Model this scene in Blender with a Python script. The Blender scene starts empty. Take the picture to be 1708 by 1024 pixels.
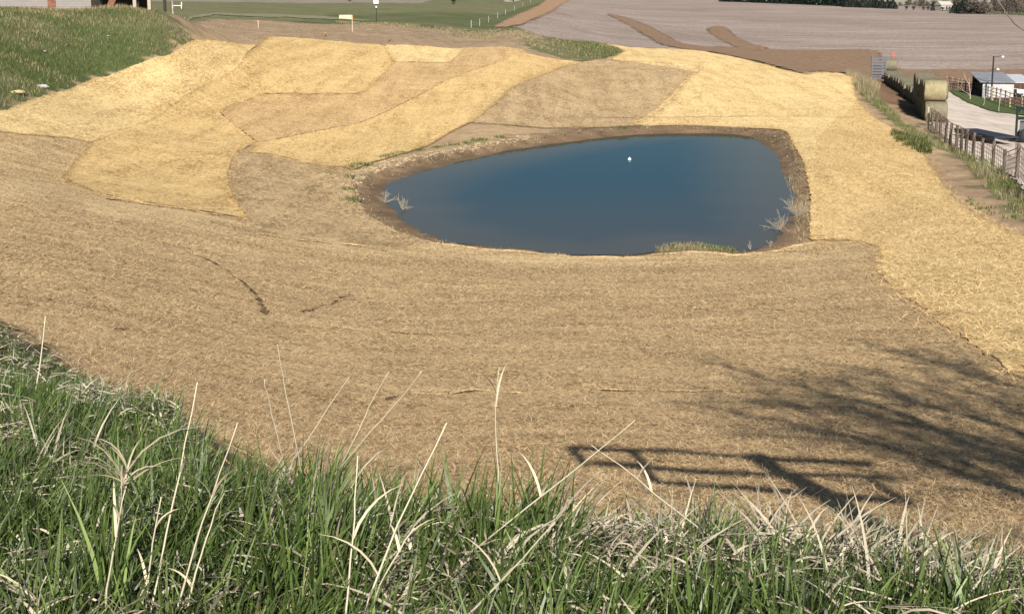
import bpy, math, random
import numpy as np
from mathutils import Vector
from mathutils.geometry import delaunay_2d_cdt
rng = np.random.default_rng(7); random.seed(7)
C = bpy.context.scene.collection
R = math.radians
# ------------------------------------------------------------------ camera, world, sun
F, CX, CY = 2480.0, 854.0, 512.0
KY = F / 1233.0            # outlines below give distances for a shorter lens; KY turns them into metres
PITCH = math.atan(500 / F)
cam_d = bpy.data.cameras.new("camera"); cam = bpy.data.objects.new("camera", cam_d); C.objects.link(cam)
cam_d.sensor_width = 36; cam_d.lens = 36 * F / 1708; cam_d.clip_start = 0.05; cam_d.clip_end = 12000
cam.location = (0, 0, 0); cam.rotation_euler = (R(90) - PITCH, 0, 0)
bpy.context.scene.camera = cam
SUN_EL = R(31)
sh = np.array([0.08, -1.0]); sh /= np.linalg.norm(sh)
S = np.array([sh[0] * math.cos(SUN_EL), sh[1] * math.cos(SUN_EL), math.sin(SUN_EL)])   # direction to the sun
w = bpy.data.worlds.new("World"); bpy.context.scene.world = w; w.use_nodes = True
nt = w.node_tree; nt.nodes.clear()
sky = nt.nodes.new('ShaderNodeTexSky'); sky.sky_type = 'NISHITA'; sky.sun_disc = False
sky.sun_elevation = SUN_EL; sky.sun_rotation = math.atan2(S[0], S[1]); sky.air_density = 1.0; sky.dust_density = 0.6; sky.ozone_density = 1.5
bg = nt.nodes.new('ShaderNodeBackground'); bg.inputs[1].default_value = 0.05
wo = nt.nodes.new('ShaderNodeOutputWorld')
nt.links.new(sky.outputs[0], bg.inputs[0]); nt.links.new(bg.outputs[0], wo.inputs[0])
sl = bpy.data.lights.new("sun", 'SUN'); sl.energy = 5.0; sl.angle = R(0.53); sl.color = (1, 0.94, 0.85)
so = bpy.data.objects.new("sun", sl); C.objects.link(so)
so.rotation_euler = Vector(tuple(S)).to_track_quat('Z', 'Y').to_euler()
so.location = (5, -30, 40)
vs = bpy.context.scene.view_settings
vs.view_transform = 'Standard'; vs.look = 'None'; vs.gamma = 1; vs.exposure = 0.66; vs.use_curve_mapping = False
bpy.context.scene.cycles.max_bounces = 6
# ------------------------------------------------------------------ projection helpers
cp, sp = math.cos(PITCH), math.sin(PITCH)
def ray(px, py):
    a = (np.asarray(px, float) - CX) / F; b = (CY - np.asarray(py, float)) / F
    return np.stack([a, cp + b * sp, -sp + b * cp], -1)
def P(px, py, Y):
    d = ray(px, py); return d * (Y / d[..., 1:2])
# ------------------------------------------------------------------ terrain
ctl = []
for px, py, Y in [
    # near slope under the blankets
    (854,760,6.0),(1200,770,5.9),(1500,790,5.7),(500,735,6.1),(1708,780,5.9),(2000,800,5.8),
    (854,600,10.5),(400,560,10.8),(1300,600,10.4),(1708,620,8.9),(2000,620,8.6),
    (854,500,15.5),(400,470,14.8),(1300,500,15.3),(1708,500,13.6),(150,470,12.2),
    (854,440,21.0),(650,400,22.8),(1100,440,21.2),(1400,412,22.6),(1500,450,18.4),
    (400,400,19.5),(0,400,14),(200,300,26),(0,300,20.5),(400,250,34),(500,330,27),
    (-300,400,13),(-300,250,22),(-500,560,6.5),
    # left bank of near grass
    (0,540,8.0),(100,600,6.3),(200,670,5.0),(350,745,3.8),(0,640,5.0),(0,760,3.2),(-250,640,4.6),(-250,760,3.0),
    # left hill
    (0,225,28),(0,190,31),(0,100,38),(0,25,46),(-300,100,34),(-300,30,42),(180,130,42),(320,70,58),(150,60,46),(150,18,52),(250,20,56),(232,16,51),(256,18,51),(200,12,51),(265,20,50.5),(285,27,50),
    (300,42,62),(330,45,70),(-600,60,34),
    # far slope
    (150,235,31),(430,65,66),(600,160,50),(600,280,35.5),(400,150,47),(750,200,44),(800,80,76),(980,102,75),(1040,86,82),(850,62,86),(700,60,84),(600,48,90),(640,76,72),
    (1000,212,47.5),(1150,130,62),(1250,213,47.5),(1150,180,53),(1300,170,56),
    (1200,94,80),(1350,126,70),(1410,126,66),(1440,180,53),(1500,230,42),(1560,290,32.5),(1640,345,25.5),(1708,396,20.5),(1900,480,14),
    (1350,330,29.8),(1450,300,32),(1370,240,42),
    # outside of the right berm, road
    (1640,278,37.2),(1600,250,41.5),(1565,222,46.5),(1708,322,31.0),(1900,420,20.5),(1800,330,28.5),(1540,205,50),
    (1500,180,57),(1480,155,66),(1430,134,76),(1600,170,75),(1580,200,54),(1708,230,47),(1900,250,42),(1640,165,90),(1708,172,86),(1900,200,70),(1570,150,92),
    # fields
    (1480,130,110),(1350,112,105),(1200,88,112),(1050,74,110),(1700,100,132),(1700,60,185),(1700,30,260),(1450,100,132),(1450,50,200),(1450,15,330),
    (1200,4,390),(1200,60,170),(1200,30,240),(1000,58,135),(1000,20,240),(900,-2,320),(820,48,112),(850,35,130),(1900,100,120),(1900,30,240),
    (600,34,122),(600,4,230),(300,13,112),(300,-8,250),(450,-10,330),(600,-12,330),(750,-12,330),(750,44,108),(430,34,95),(0,-10,150),(-500,0,120),
    (1574,17,410),(1641,14,455),(1710,12,480),(1540,14,430),(1500,9,700),(1200,2,750),(1700,14,700),(900,-2,700),(400,-16,600),(2200,20,400),(-900,0,400)]:
    p = P(px, py, Y * KY); ctl.append((p[0], p[1], p[2]))
for X, Y, Z in [(0,0,-1.6),(-3,0,-1.6),(3,0,-1.6),(6,0,-1.65),(0,2.6,-1.66),(-2,2.6,-1.64),(2,2.6,-1.66),(4.5,2.6,-1.7),(0,3.9,-1.76),(1.5,3.9,-1.83),(3,4.0,-1.82),(-1.2,4.1,-1.72),(-2.4,4.6,-1.85),
    (0,4.7,-1.83),(1.0,4.7,-1.875),(2.0,4.7,-1.865),(3.2,4.8,-1.82),(-.8,4.8,-1.80),
    (0,5.8,-2.36),(1.5,5.8,-2.5),(3,5.8,-2.5),(-1,6.0,-2.15),(0,8.8,-3.15),(2,8.8,-3.2),(5,7,-2.9),(-1,9,-3.1),(6,10,-3.7),(9,6,-2.9),
    (0,-12,-1.5),(-8,-8,-1.5),(8,-8,-1.5),(-6,1,-1.7),(0,-80,-1.4),(-40,-40,-1),(40,-40,-5),(-20,10,-2),(20,10,-6),(-40,40,-2),(40,40,-7.3),
    (0,-800,-2),(-400,0,0),(400,0,-8),(-800,1200,2),(800,1200,0),(0,3200,2),(-1600,3200,4),(1600,3200,2),(-1600,-800,0),(1600,-800,-4)]:
    ctl.append((X, Y, Z))
ctl = np.array(ctl)
def warp(X, Y):
    return np.stack([np.arcsinh(np.asarray(X) / 9.0), np.arcsinh(np.asarray(Y) / 18.0)], -1)
def phi(r2): return 0.5 * r2 * np.log(r2 + 1e-12)
_W = warp(ctl[:, 0], ctl[:, 1]); n = len(ctl)
_K = phi(((_W[:, None] - _W[None]) ** 2).sum(-1)) + np.eye(n) * 0.0006
_A = np.zeros((n + 3, n + 3)); _A[:n, :n] = _K; _A[:n, n] = 1; _A[:n, n+1:] = _W; _A[n, :n] = 1; _A[n+1:, :n] = _W.T
_s = np.linalg.solve(_A, np.concatenate([ctl[:, 2], [0, 0, 0]]))
def tps(X, Y):
    X = np.asarray(X, float); shp = X.shape; q = warp(X.ravel(), np.asarray(Y, float).ravel()); out = np.empty(len(q))
    for i in range(0, len(q), 20000):
        c = q[i:i+20000]
        out[i:i+20000] = phi(((c[:, None] - _W[None]) ** 2).sum(-1)) @ _s[:n] + _s[n] + c @ _s[n+1:]
    return out.reshape(shp)
WATER = -7.3
def onplane(px, py, z):
    d = ray(px, py); return d * (z / d[..., 2:3])
pond_px = [(632,330),(635,318),(645,306),(680,290),(740,275),(820,258),(900,243),(1000,230),(1080,224.5),(1180,222.5),(1240,226),(1272,236),(1288,252),(1299,280),(1312,310),(1316,340),(1313,370),(1302,395),(1270,412),(1230,418),(1200,410),(1150,405),(1110,409),(1080,418),(1050,424),(970,424),(900,416),(830,411),(770,404),(720,391),(680,376),(650,355)]
def chaikin(p, it=2, closed=True):
    p = np.array(p, float)
    if it == 1.5:                    # only nip the corners
        q = np.roll(p, -1, 0); return np.stack([p * .9 + q * .1, p * .1 + q * .9], 1).reshape(-1, p.shape[1])
    for _ in range(it):
        if closed:
            q = np.roll(p, -1, 0); p = np.stack([p * .75 + q * .25, p * .25 + q * .75], 1).reshape(-1, p.shape[1])
        else:
            a = p[:-1] * .75 + p[1:] * .25; b = p[:-1] * .25 + p[1:] * .75
            p = np.vstack([p[:1], np.stack([a, b], 1).reshape(-1, p.shape[1]), p[-1:]])
    return p
pond_xy = chaikin([onplane(x, y, WATER)[:2] for x, y in pond_px], 2)
def wob(X, Y, s, seed=0):          # cheap smooth noise in [-1,1]
    r = np.random.default_rng(seed + 100); o = 0
    for k in range(5):
        a = r.uniform(0, 6.28); f = (2 * math.pi / s) * r.uniform(.6, 1.7); q = r.uniform(0, 6.28)
        o = o + np.sin(f * (np.cos(a) * X + np.sin(a) * Y) + q + 1.3 * np.sin(.37 * f * (np.sin(a) * X - np.cos(a) * Y)))
    return o / 5 * 1.5
pond_xy = np.stack([pond_xy[:, 0] + .14 * wob(pond_xy[:, 0], pond_xy[:, 1], 1.4, 3), pond_xy[:, 1] + .2 * wob(pond_xy[:, 0], pond_xy[:, 1], 1.7, 4)], -1)
def inside(X, Y, poly):
    X = np.asarray(X); Y = np.asarray(Y); r = np.zeros(X.shape, bool); x1, y1 = poly[-1]
    for x2, y2 in poly:
        c = ((y1 > Y) != (y2 > Y)) & (X < (x2 - x1) * (Y - y1) / (y2 - y1 + 1e-12) + x1); r ^= c; x1, y1 = x2, y2
    return r
def dist(X, Y, poly, closed=True):
    X = np.asarray(X, float); Y = np.asarray(Y, float); d = np.full(X.shape, 1e9)
    for i in range(len(poly) if closed else len(poly) - 1):
        a = poly[i]; b = poly[(i + 1) % len(poly)]; v = b - a; L = v @ v + 1e-12
        t = np.clip(((X - a[0]) * v[0] + (Y - a[1]) * v[1]) / L, 0, 1)
        d = np.minimum(d, np.hypot(X - a[0] - t * v[0], Y - a[1] - t * v[1]))
    return d
def sdf(X, Y, poly):
    d = dist(X, Y, poly); return np.where(inside(X, Y, poly), -d, d)
def sstep(a, b, x):
    t = np.clip((x - a) / (b - a), 0, 1); return t * t * (3 - 2 * t)
px0, py0 = pond_xy.min(0) - 8; px1, py1 = pond_xy.max(0) + 8
def H(X, Y):
    X = np.asarray(X, float); Y = np.asarray(Y, float); h = tps(X, Y); r = np.hypot(X, Y)
    m = (X > px0) & (X < px1) & (Y > py0) & (Y < py1)
    if m.any():
        xs, ys = X[m], Y[m]; s = sdf(xs, ys, pond_xy); hh = h[m]
        fr = sstep(50, 66, ys); bank = WATER + np.where(s > 0, (.02 + .08 * fr) * s + .16 * fr * sstep(.55, .85, s + .12 * wob(xs, ys, 1.1, 5)), .28 * s)
        wgt = sstep(.9, 4.2, s)
        hh = np.where(s > 0, bank * (1 - wgt) + np.maximum(hh, WATER + .12 * fr + .02 + .02 * s) * wgt, bank)
        h = h.copy(); h[m] = hh
    amp = np.clip(r / 6, .25, 1) * np.where(m, .6, 1)
    h = h + amp * (.028 * wob(X, Y, 2.6, 11) + .016 * wob(X, Y, 1.1, 12)) + np.clip(r / 60, 0, 1) * .08 * wob(X, Y, 17, 13)
    return h
_ts = np.geomspace(5.0, 3200, 1000)
def hit(px, py, t0=2.8):
    t0 = t0 * KY
    px = np.atleast_1d(np.asarray(px, float)); py = np.atleast_1d(np.asarray(py, float)); D = ray(px, py)
    ts = _ts[_ts >= t0]; pts = D[:, None, :] * ts[None, :, None]
    g = pts[..., 2] - tps(pts[..., 0], pts[..., 1])
    out = np.empty((len(px), 3))
    for i in range(len(px)):
        k = np.argmax(g[i] < 0)
        if not (g[i] < 0).any(): out[i] = D[i] * 1800; continue
        a, b = (ts[max(k - 9, 0)], ts[min(k + 8, len(ts) - 1)])
        for _ in range(14):
            c = .5 * (a + b); p = D[i] * c
            if p[2] < float(H(np.array([p[0]]), np.array([p[1]]))[0]): b = c
            else: a = c
        out[i] = D[i] * b
    return out
def wpoly(pts, it=1, t0=2.8, closed=True):
    """outline given as photo positions (or ('w',X,Y)) -> ground positions in metres"""
    o = []
    idx = [i for i, p in enumerate(pts) if p[0] != 'w']
    h = hit([pts[i][0] for i in idx], [pts[i][1] for i in idx], t0) if idx else []
    k = 0
    for p in pts:
        if p[0] == 'w': o.append((p[1], p[2] * KY))
        else: o.append(tuple(h[k][:2])); k += 1
    o = np.array(o)
    return chaikin(o, it, closed) if it else o
# ------------------------------------------------------------------ mesh helpers
def link_mesh(name, V, Fc, mat=None, parent=None, col=None, smooth=False, mats=None, mi=None):
    me = bpy.data.meshes.new(name); V = np.asarray(V, np.float32)
    if isinstance(Fc, np.ndarray):
        k = Fc.shape[1]; nf = len(Fc)
        me.vertices.add(len(V)); me.vertices.foreach_set('co', V.ravel())
        me.loops.add(nf * k); me.loops.foreach_set('vertex_index', Fc.astype(np.int32).ravel())
        me.polygons.add(nf); me.polygons.foreach_set('loop_start', np.arange(0, nf * k, k, dtype=np.int32))
        me.update(calc_edges=True)
    else:
        me.from_pydata([tuple(map(float, v)) for v in V], [], Fc); me.update()
    if smooth: me.polygons.foreach_set('use_smooth', np.ones(len(me.polygons), bool))
    if col is not None:
        a = me.attributes.new('Col', 'FLOAT_COLOR', 'POINT'); c = np.ones((len(V), 4), np.float32); c[:, :3] = col
        a.data.foreach_set('color', c.ravel())
    if mats:
        for m_ in mats: me.materials.append(m_)
        if mi is not None: me.polygons.foreach_set('material_index', np.asarray(mi, np.int32))
    elif mat: me.materials.append(mat)
    o = bpy.data.objects.new(name, me); C.objects.link(o)
    if parent: o.parent = parent
    return o
def tag(o, label=None, cat=None, group=None, kind=None):
    if label: o['label'] = label
    if cat: o['category'] = cat
    if group: o['group'] = group
    if kind: o['kind'] = kind
    return o
def empty(name, loc, rz=0, label=None, cat=None, group=None):
    o = bpy.data.objects.new(name, None); C.objects.link(o); o.location = tuple(map(float, loc)); o.rotation_euler = (0, 0, rz); o.empty_display_size = .2
    return tag(o, label, cat, group)
def copy_tree(o, parent=None):
    c = o.copy(); C.objects.link(c); c.parent = parent
    for ch in list(o.children): copy_tree(ch, c)
    return c
class MB:
    def __init__(s): s.v = []; s.f = []; s.n = 0
    def add(s, V, Fc):
        s.v.append(np.asarray(V, float)); s.f += [tuple(i + s.n for i in f) for f in Fc]; s.n += len(V)
    def box(s, x0, x1, y0, y1, z0, z1):
        V = [(x, y, z) for z in (z0, z1) for x, y in ((x0, y0), (x1, y0), (x1, y1), (x0, y1))]
        s.add(V, [(3, 2, 1, 0), (4, 5, 6, 7), (0, 1, 5, 4), (1, 2, 6, 5), (2, 3, 7, 6), (3, 0, 4, 7)]); return s
    def prism(s, prof, x0, x1):     # profile in (y,z), extruded along x
        m = len(prof); V = [(x0, y, z) for y, z in prof] + [(x1, y, z) for y, z in prof]
        s.add(V, [tuple(range(m))[::-1], tuple(range(m, 2 * m))] + [(i, (i + 1) % m, m + (i + 1) % m, m + i) for i in range(m)]); return s
    def tube(s, pts, rad, sides=6, cap=True):
        pts = np.asarray(pts, float); m = len(pts); rad = np.broadcast_to(rad, (m,)); V = []
        T = np.gradient(pts, axis=0) if m > 1 else np.array([[0, 0, 1.]])
        for i in range(m):
            t = T[i] / (np.linalg.norm(T[i]) + 1e-9); up = np.array([0, 0, 1.]) if abs(t[2]) < .9 else np.array([1., 0, 0])
            a = np.cross(t, up); a /= np.linalg.norm(a); b = np.cross(t, a)
            for k in range(sides):
                q = 2 * math.pi * k / sides; V.append(pts[i] + rad[i] * (math.cos(q) * a + math.sin(q) * b))
        Fc = [(i * sides + k, i * sides + (k + 1) % sides, (i + 1) * sides + (k + 1) % sides, (i + 1) * sides + k) for i in range(m - 1) for k in range(sides)]
        if cap: Fc += [tuple(range(sides))[::-1], tuple((m - 1) * sides + k for k in range(sides))]
        s.add(V, Fc); return s
    def lathe(s, prof, sides=16, axis='z', c=(0, 0, 0)):   # prof (r, h)
        V = []
        for r, h in prof:
            for k in range(sides):
                q = 2 * math.pi * k / sides; u, v_ = r * math.cos(q), r * math.sin(q)
                V.append((c[0] + u, c[1] + v_, c[2] + h) if axis == 'z' else (c[0] + h, c[1] + u, c[2] + v_))
        m = len(prof)
        Fc = [(i * sides + k, i * sides + (k + 1) % sides, (i + 1) * sides + (k + 1) % sides, (i + 1) * sides + k) for i in range(m - 1) for k in range(sides)]
        Fc += [tuple(range(sides))[::-1], tuple((m - 1) * sides + k for k in range(sides))]
        s.add(V, Fc); return s
    def build(s, name, mat, parent=None, smooth=False, col=None):
        return link_mesh(name, np.vstack(s.v), s.f, mat, parent, smooth=smooth, col=col)
def blades(name, base, L, Wd, az, th0, th1, col, mat, segs=4, twist=0.4, parent=None, tip=.08, ret=False, wprof=None):
    N = len(base); L, Wd, az, th0, th1 = [np.broadcast_to(np.asarray(a, float), (N,)) for a in (L, Wd, az, th0, th1)]
    tw = rng.uniform(-twist, twist, N); pos = np.array(base, float); V = np.zeros((N, segs + 1, 2, 3))
    for i in range(segs + 1):
        t = i / segs; th = th0 + (th1 - th0) * t
        wd = np.stack([-np.sin(az + tw), np.cos(az + tw), .25 * np.sin(tw * 3)], -1)
        wf = (.75 + .6 * t - 1.35 * t * t) if wprof is None else wprof(t)
        wf = max(wf, tip)
        V[:, i, 0] = pos - wd * (Wd * wf * .5)[:, None]; V[:, i, 1] = pos + wd * (Wd * wf * .5)[:, None]
        pos = pos + np.stack([np.sin(th) * np.cos(az), np.sin(th) * np.sin(az), np.cos(th)], -1) * (L / segs)[:, None]
    k = (segs + 1) * 2; b0 = np.arange(N)[:, None] * k; i = np.arange(segs)[None] * 2
    Fc = np.stack([b0 + i, b0 + i + 1, b0 + i + 3, b0 + i + 2], -1).reshape(-1, 4)
    Vc = V.reshape(-1, 3); cc = np.repeat(np.asarray(col), k, axis=0) if np.ndim(col) == 2 else np.broadcast_to(col, (N * k, 3))
    if ret: return Vc, Fc, cc
    return link_mesh(name, Vc, Fc, mat, parent, col=cc)
def scatter(poly, dens, cap=200000):
    a, b = poly.min(0), poly.max(0); A = (b - a).prod(); m = int(min(A * dens, cap * 6)); q = rng.uniform(a, b, (m, 2))
    q = q[inside(q[:, 0], q[:, 1], poly)]
    return q[:cap]
def onH(q, dz=0): return np.column_stack([q, H(q[:, 0], q[:, 1]) + dz])
# ------------------------------------------------------------------ material helper
class NT:
    def __init__(s, name):
        s.m = bpy.data.materials.new(name); s.m.use_nodes = True; s.t = s.m.node_tree; s.t.nodes.clear()
        s.out = s.n('ShaderNodeOutputMaterial'); s.pos = s.n('ShaderNodeNewGeometry').outputs['Position']
    def n(s, ty, **k):
        x = s.t.nodes.new(ty)
        for a, b in k.items(): setattr(x, a, b)
        return x
    def set(s, sock, v):
        if isinstance(v, bpy.types.NodeSocket): s.t.links.new(v, sock)
        elif isinstance(v, tuple) and len(v) == 3 and sock.type == 'RGBA': sock.default_value = (*v, 1)
        else: sock.default_value = v
    def math(s, op, a, b=0.0, clamp=False):
        x = s.n('ShaderNodeMath', operation=op, use_clamp=clamp); s.set(x.inputs[0], a); s.set(x.inputs[1], b); return x.outputs[0]
    def mix(s, f, a, b, bt='MIX'):
        x = s.n('ShaderNodeMix', data_type='RGBA', blend_type=bt); s.set(x.inputs[0], f); s.set(x.inputs[6], a); s.set(x.inputs[7], b); return x.outputs[2]
    def mapping(s, v, scale=(1, 1, 1), rot=(0, 0, 0)):
        x = s.n('ShaderNodeMapping'); s.set(x.inputs[0], v); x.inputs['Scale'].default_value = scale; x.inputs['Rotation'].default_value = rot; return x.outputs[0]
    def noise(s, v, sc, det=3, rough=.55):
        x = s.n('ShaderNodeTexNoise'); s.set(x.inputs['Vector'], v); x.inputs['Scale'].default_value = sc; x.inputs['Detail'].default_value = det; x.inputs['Roughness'].default_value = rough; return x.outputs[0]
    def ramp(s, f, stops):
        x = s.n('ShaderNodeValToRGB'); s.set(x.inputs[0], f); e = x.color_ramp.elements
        while len(e) < len(stops): e.new(.5)
        for i, (p, c) in enumerate(stops): e[i].position = p; e[i].color = (*c, 1) if isinstance(c, tuple) else (c, c, c, 1)
        return x.outputs[0]
    def rng(s, f, a, b, c=0., d=1.):
        x = s.n('ShaderNodeMapRange'); s.set(x.inputs[0], f)
        for i, v in enumerate((a, b, c, d)): x.inputs[i + 1].default_value = v
        return x.outputs[0]
    def bump(s, h, st, dist=.02, nrm=None):
        x = s.n('ShaderNodeBump'); s.set(x.inputs['Height'], h); x.inputs['Strength'].default_value = st; x.inputs['Distance'].default_value = dist
        if nrm: s.set(x.inputs['Normal'], nrm)
        return x.outputs[0]
    def pr(s, col, rough=.9, nrm=None, spec=.2, metal=0):
        x = s.n('ShaderNodeBsdfPrincipled'); s.set(x.inputs['Base Color'], col); s.set(x.inputs['Roughness'], rough); x.inputs['Specular IOR Level'].default_value = spec; x.inputs['Metallic'].default_value = metal
        if nrm: s.set(x.inputs['Normal'], nrm)
        s.t.links.new(x.outputs[0], s.out.inputs[0]); return s.m
def straw_mat(name, dark, mid, light, seed, gs=1.0):
    s = NT(name); p = s.mapping(s.pos); 
    fib = None
    for k, (cell, st) in enumerate(((12, 120), (19, 190))):
        pk = s.n('ShaderNodeVectorMath', operation='ADD'); s.set(pk.inputs[0], p); pk.inputs[1].default_value = (3.7 * k + seed, 1.9 * k, 0)
        vo = s.n('ShaderNodeTexVoronoi'); vo.voronoi_dimensions = '2D'; s.set(vo.inputs['Vector'], pk.outputs[0]); vo.inputs['Scale'].default_value = cell
        sc = s.n('ShaderNodeSeparateColor'); s.set(sc.inputs[0], vo.outputs['Color'])
        ang = s.math('MULTIPLY', sc.outputs[0], 3.1416)
        vr = s.n('ShaderNodeVectorRotate', rotation_type='Z_AXIS'); s.set(vr.inputs['Vector'], pk.outputs[0]); s.set(vr.inputs['Angle'], ang)
        f = s.noise(s.mapping(vr.outputs[0], (st * .13, st, 1)), 1.0, 1, .5)
        f = s.rng(f, .40, .66)
        fib = f if fib is None else s.math('MAXIMUM', s.math('MULTIPLY', fib, .8), f)
    grain = s.noise(p, 13, 3, .7); spk = s.noise(s.mapping(p, (1.0, .5, 1), (0, 0, .25)), 17 * gs, 3, .75); spk2 = s.noise(s.mapping(p, (1.0, .42, 1), (0, 0, -.3)), 7.5 * gs, 3, .75); drag = s.noise(s.mapping(p, (.16, 1.3, 1) if gs == 1 else (1.0, .05, 1), (0, 0, .12)), 1.1, 4, .65)
    grain3 = s.noise(s.mapping(p, (1, 1, 1), (0, 0, .8)), 34, 2, .6)
    patch = s.noise(s.mapping(p, (1, .6, 1)), .5, 3, .55)
    t = s.math('ADD', s.math('MULTIPLY', fib, .36), s.math('MULTIPLY', s.rng(grain, .32, .68), .24))
    t = s.math('ADD', t, s.math('MULTIPLY', s.rng(spk, .36, .64), .30))
    t = s.math('ADD', t, s.math('MULTIPLY', s.rng(spk2, .34, .66), .16))
    t = s.math('ADD', t, s.math('MULTIPLY', s.rng(drag, .34, .66), .13))
    t = s.math('ADD', t, s.math('MULTIPLY', s.rng(grain3, .3, .7), .12))
    t = s.math('ADD', t, s.math('MULTIPLY', s.rng(patch, .3, .7), .12))
    t = s.rng(t, .43, .88)
    col = s.ramp(t, [(.10, dark), (.48, mid), (.92, light)])
    h = s.math('ADD', s.math('MULTIPLY', fib, .5), s.math('ADD', s.math('MULTIPLY', grain, .9), s.math('MULTIPLY', spk, .9)))
    return s.pr(col, .85, s.bump(h, .6, .035), .15)
def noise_mat(name, a, b, sc=4, c=None, rough=.9, bump=.4, dist=.03, stretch=(1, 1, 1), det=5, spec=.2):
    s = NT(name); p = s.mapping(s.pos, stretch); n1 = s.noise(p, sc, det, .65)
    col = s.ramp(n1, [(.34, a), (.66, b)] if c is None else [(.3, a), (.5, b), (.72, c)])
    return s.pr(col, rough, s.bump(n1, bump, dist) if bump else None, spec)
def flat_mat(name, col, rough=.6, spec=.4, metal=0, var=.15):
    s = NT(name); n1 = s.noise(s.pos, 6, 4, .6); c2 = tuple(x * (1 - var) for x in col)
    return s.pr(s.mix(n1, c2, tuple(min(1, x * (1 + var)) for x in col)), rough, None, spec, metal)
def veg_mat(name, transl=.35, rough=.55, spec=.25):
    s = NT(name); a = s.n('ShaderNodeAttribute'); a.attribute_name = 'Col'
    x = s.n('ShaderNodeBsdfPrincipled'); s.set(x.inputs['Base Color'], a.outputs[0]); x.inputs['Roughness'].default_value = rough; x.inputs['Specular IOR Level'].default_value = spec
    tr = s.n('ShaderNodeBsdfTranslucent'); s.set(tr.inputs[0], a.outputs[0]); mx = s.n('ShaderNodeMixShader'); mx.inputs[0].default_value = transl
    s.t.links.new(x.outputs[0], mx.inputs[1]); s.t.links.new(tr.outputs[0], mx.inputs[2]); s.t.links.new(mx.outputs[0], s.out.inputs[0]); return s.m
M_light = straw_mat('straw_light', (.27, .17, .07), (.67, .455, .19), (.93, .70, .35), 1, .5)
M_light2 = straw_mat('straw_golden', (.24, .145, .056), (.60, .39, .158), (.85, .61, .28), 5, .5)
M_orange = straw_mat('straw_orange', (.23, .135, .055), (.52, .33, .142), (.75, .52, .26), 9, .5)
M_brown = straw_mat('straw_brown', (.105, .063, .028), (.435, .284, .132), (.80, .59, .32), 13)
M_brown2 = straw_mat('straw_brown_far', (.105, .066, .032), (.385, .255, .125), (.67, .49, .27), 17, .5)
M_veg = veg_mat('blade', .3, .42, .4); M_turf = veg_mat('turf_blade', .25, .8, .08); M_dry = veg_mat('dry_blade', .2, .7, .15)
s = NT('ground'); a = s.n('ShaderNodeAttribute'); a.attribute_name = 'Col'
g1 = s.noise(s.pos, 1.3, 6, .7); g2 = s.noise(s.pos, 14, 5, .7); g3 = s.noise(s.pos, .12, 4, .6)
k = s.math('ADD', s.rng(g1, .25, .75, .0, .5), s.math('ADD', s.rng(g2, .25, .75, .0, .55), s.rng(g3, .3, .7, .2, .5)))
x = s.n('ShaderNodeVectorMath', operation='SCALE'); s.set(x.inputs[0], a.outputs[0]); s.set(x.inputs['Scale'], k)
M_ground = s.pr(x.outputs[0], .95, s.bump(s.math('ADD', g2, s.math('MULTIPLY', g1, 3)), .6, .05), .1)
# ------------------------------------------------------------------ sheets laid on the ground
def jit(poly, seg, amp, seed=0):
    o = []
    for i in range(len(poly)):
        a, b = poly[i], poly[(i + 1) % len(poly)]; m = max(1, int(np.hypot(*(b - a)) / seg))
        for k_ in range(m): o.append(a + (b - a) * k_ / m)
    o = np.array(o)
    return np.column_stack([o[:, 0] + amp * (wob(o[:, 0], o[:, 1], seg * 5, seed) + .6 * wob(o[:, 0], o[:, 1], seg * 2.2, seed + 2)), o[:, 1] + amp * (wob(o[:, 0], o[:, 1], seg * 5, seed + 1) + .6 * wob(o[:, 0], o[:, 1], seg * 2, seed + 3))])
def sheet(name, poly, off, sp_, mat, skirt=.08, seg=.3, amp=.03, parent=None, rough=0.0):
    poly = jit(poly, seg, amp); a, b = poly.min(0), poly.max(0)
    xs = np.arange(a[0], b[0], sp_); ys = np.arange(a[1], b[1], sp_ * 1.6); g = np.stack(np.meshgrid(xs, ys), -1).reshape(-1, 2)
    g = g + rng.uniform(-.12, .12, g.shape) * sp_
    g = g[inside(g[:, 0], g[:, 1], poly)]
    if len(g) < 60000: g = g[dist(g[:, 0], g[:, 1], poly) > sp_ * .35]
    nb = len(poly); pts = [Vector(p) for p in poly] + [Vector(p) for p in g]
    vo, _, fo, orig, _, _ = delaunay_2d_cdt(pts, [], [list(range(nb))], 1, 1e-5)
    V = np.array([tuple(v) for v in vo]); z = H(V[:, 0], V[:, 1]) + off
    if rough: z = z + rough * wob(V[:, 0], V[:, 1], .5, 21)
    V3 = np.column_stack([V, z]); m = len(V3); Fc = [tuple(f) for f in fo]
    if skirt:
        inv = {}
        for i, oo in enumerate(orig):
            for q in oo:
                if q < nb: inv[q] = i
        bot = {}; VV = list(V3)
        for q in range(nb):
            i = inv.get(q)
            if i is not None and i not in bot: bot[i] = len(VV); VV.append(V3[i] - np.array([0, 0, skirt]))
        for q in range(nb):
            i, j = inv.get(q), inv.get((q + 1) % nb)
            if i is None or j is None or i == j: continue
            Fc.append((i, bot[i], bot[j], j))
        V3 = np.array(VV)
    o = link_mesh(name, V3, Fc, mat, parent, smooth=True)
    return o
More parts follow.
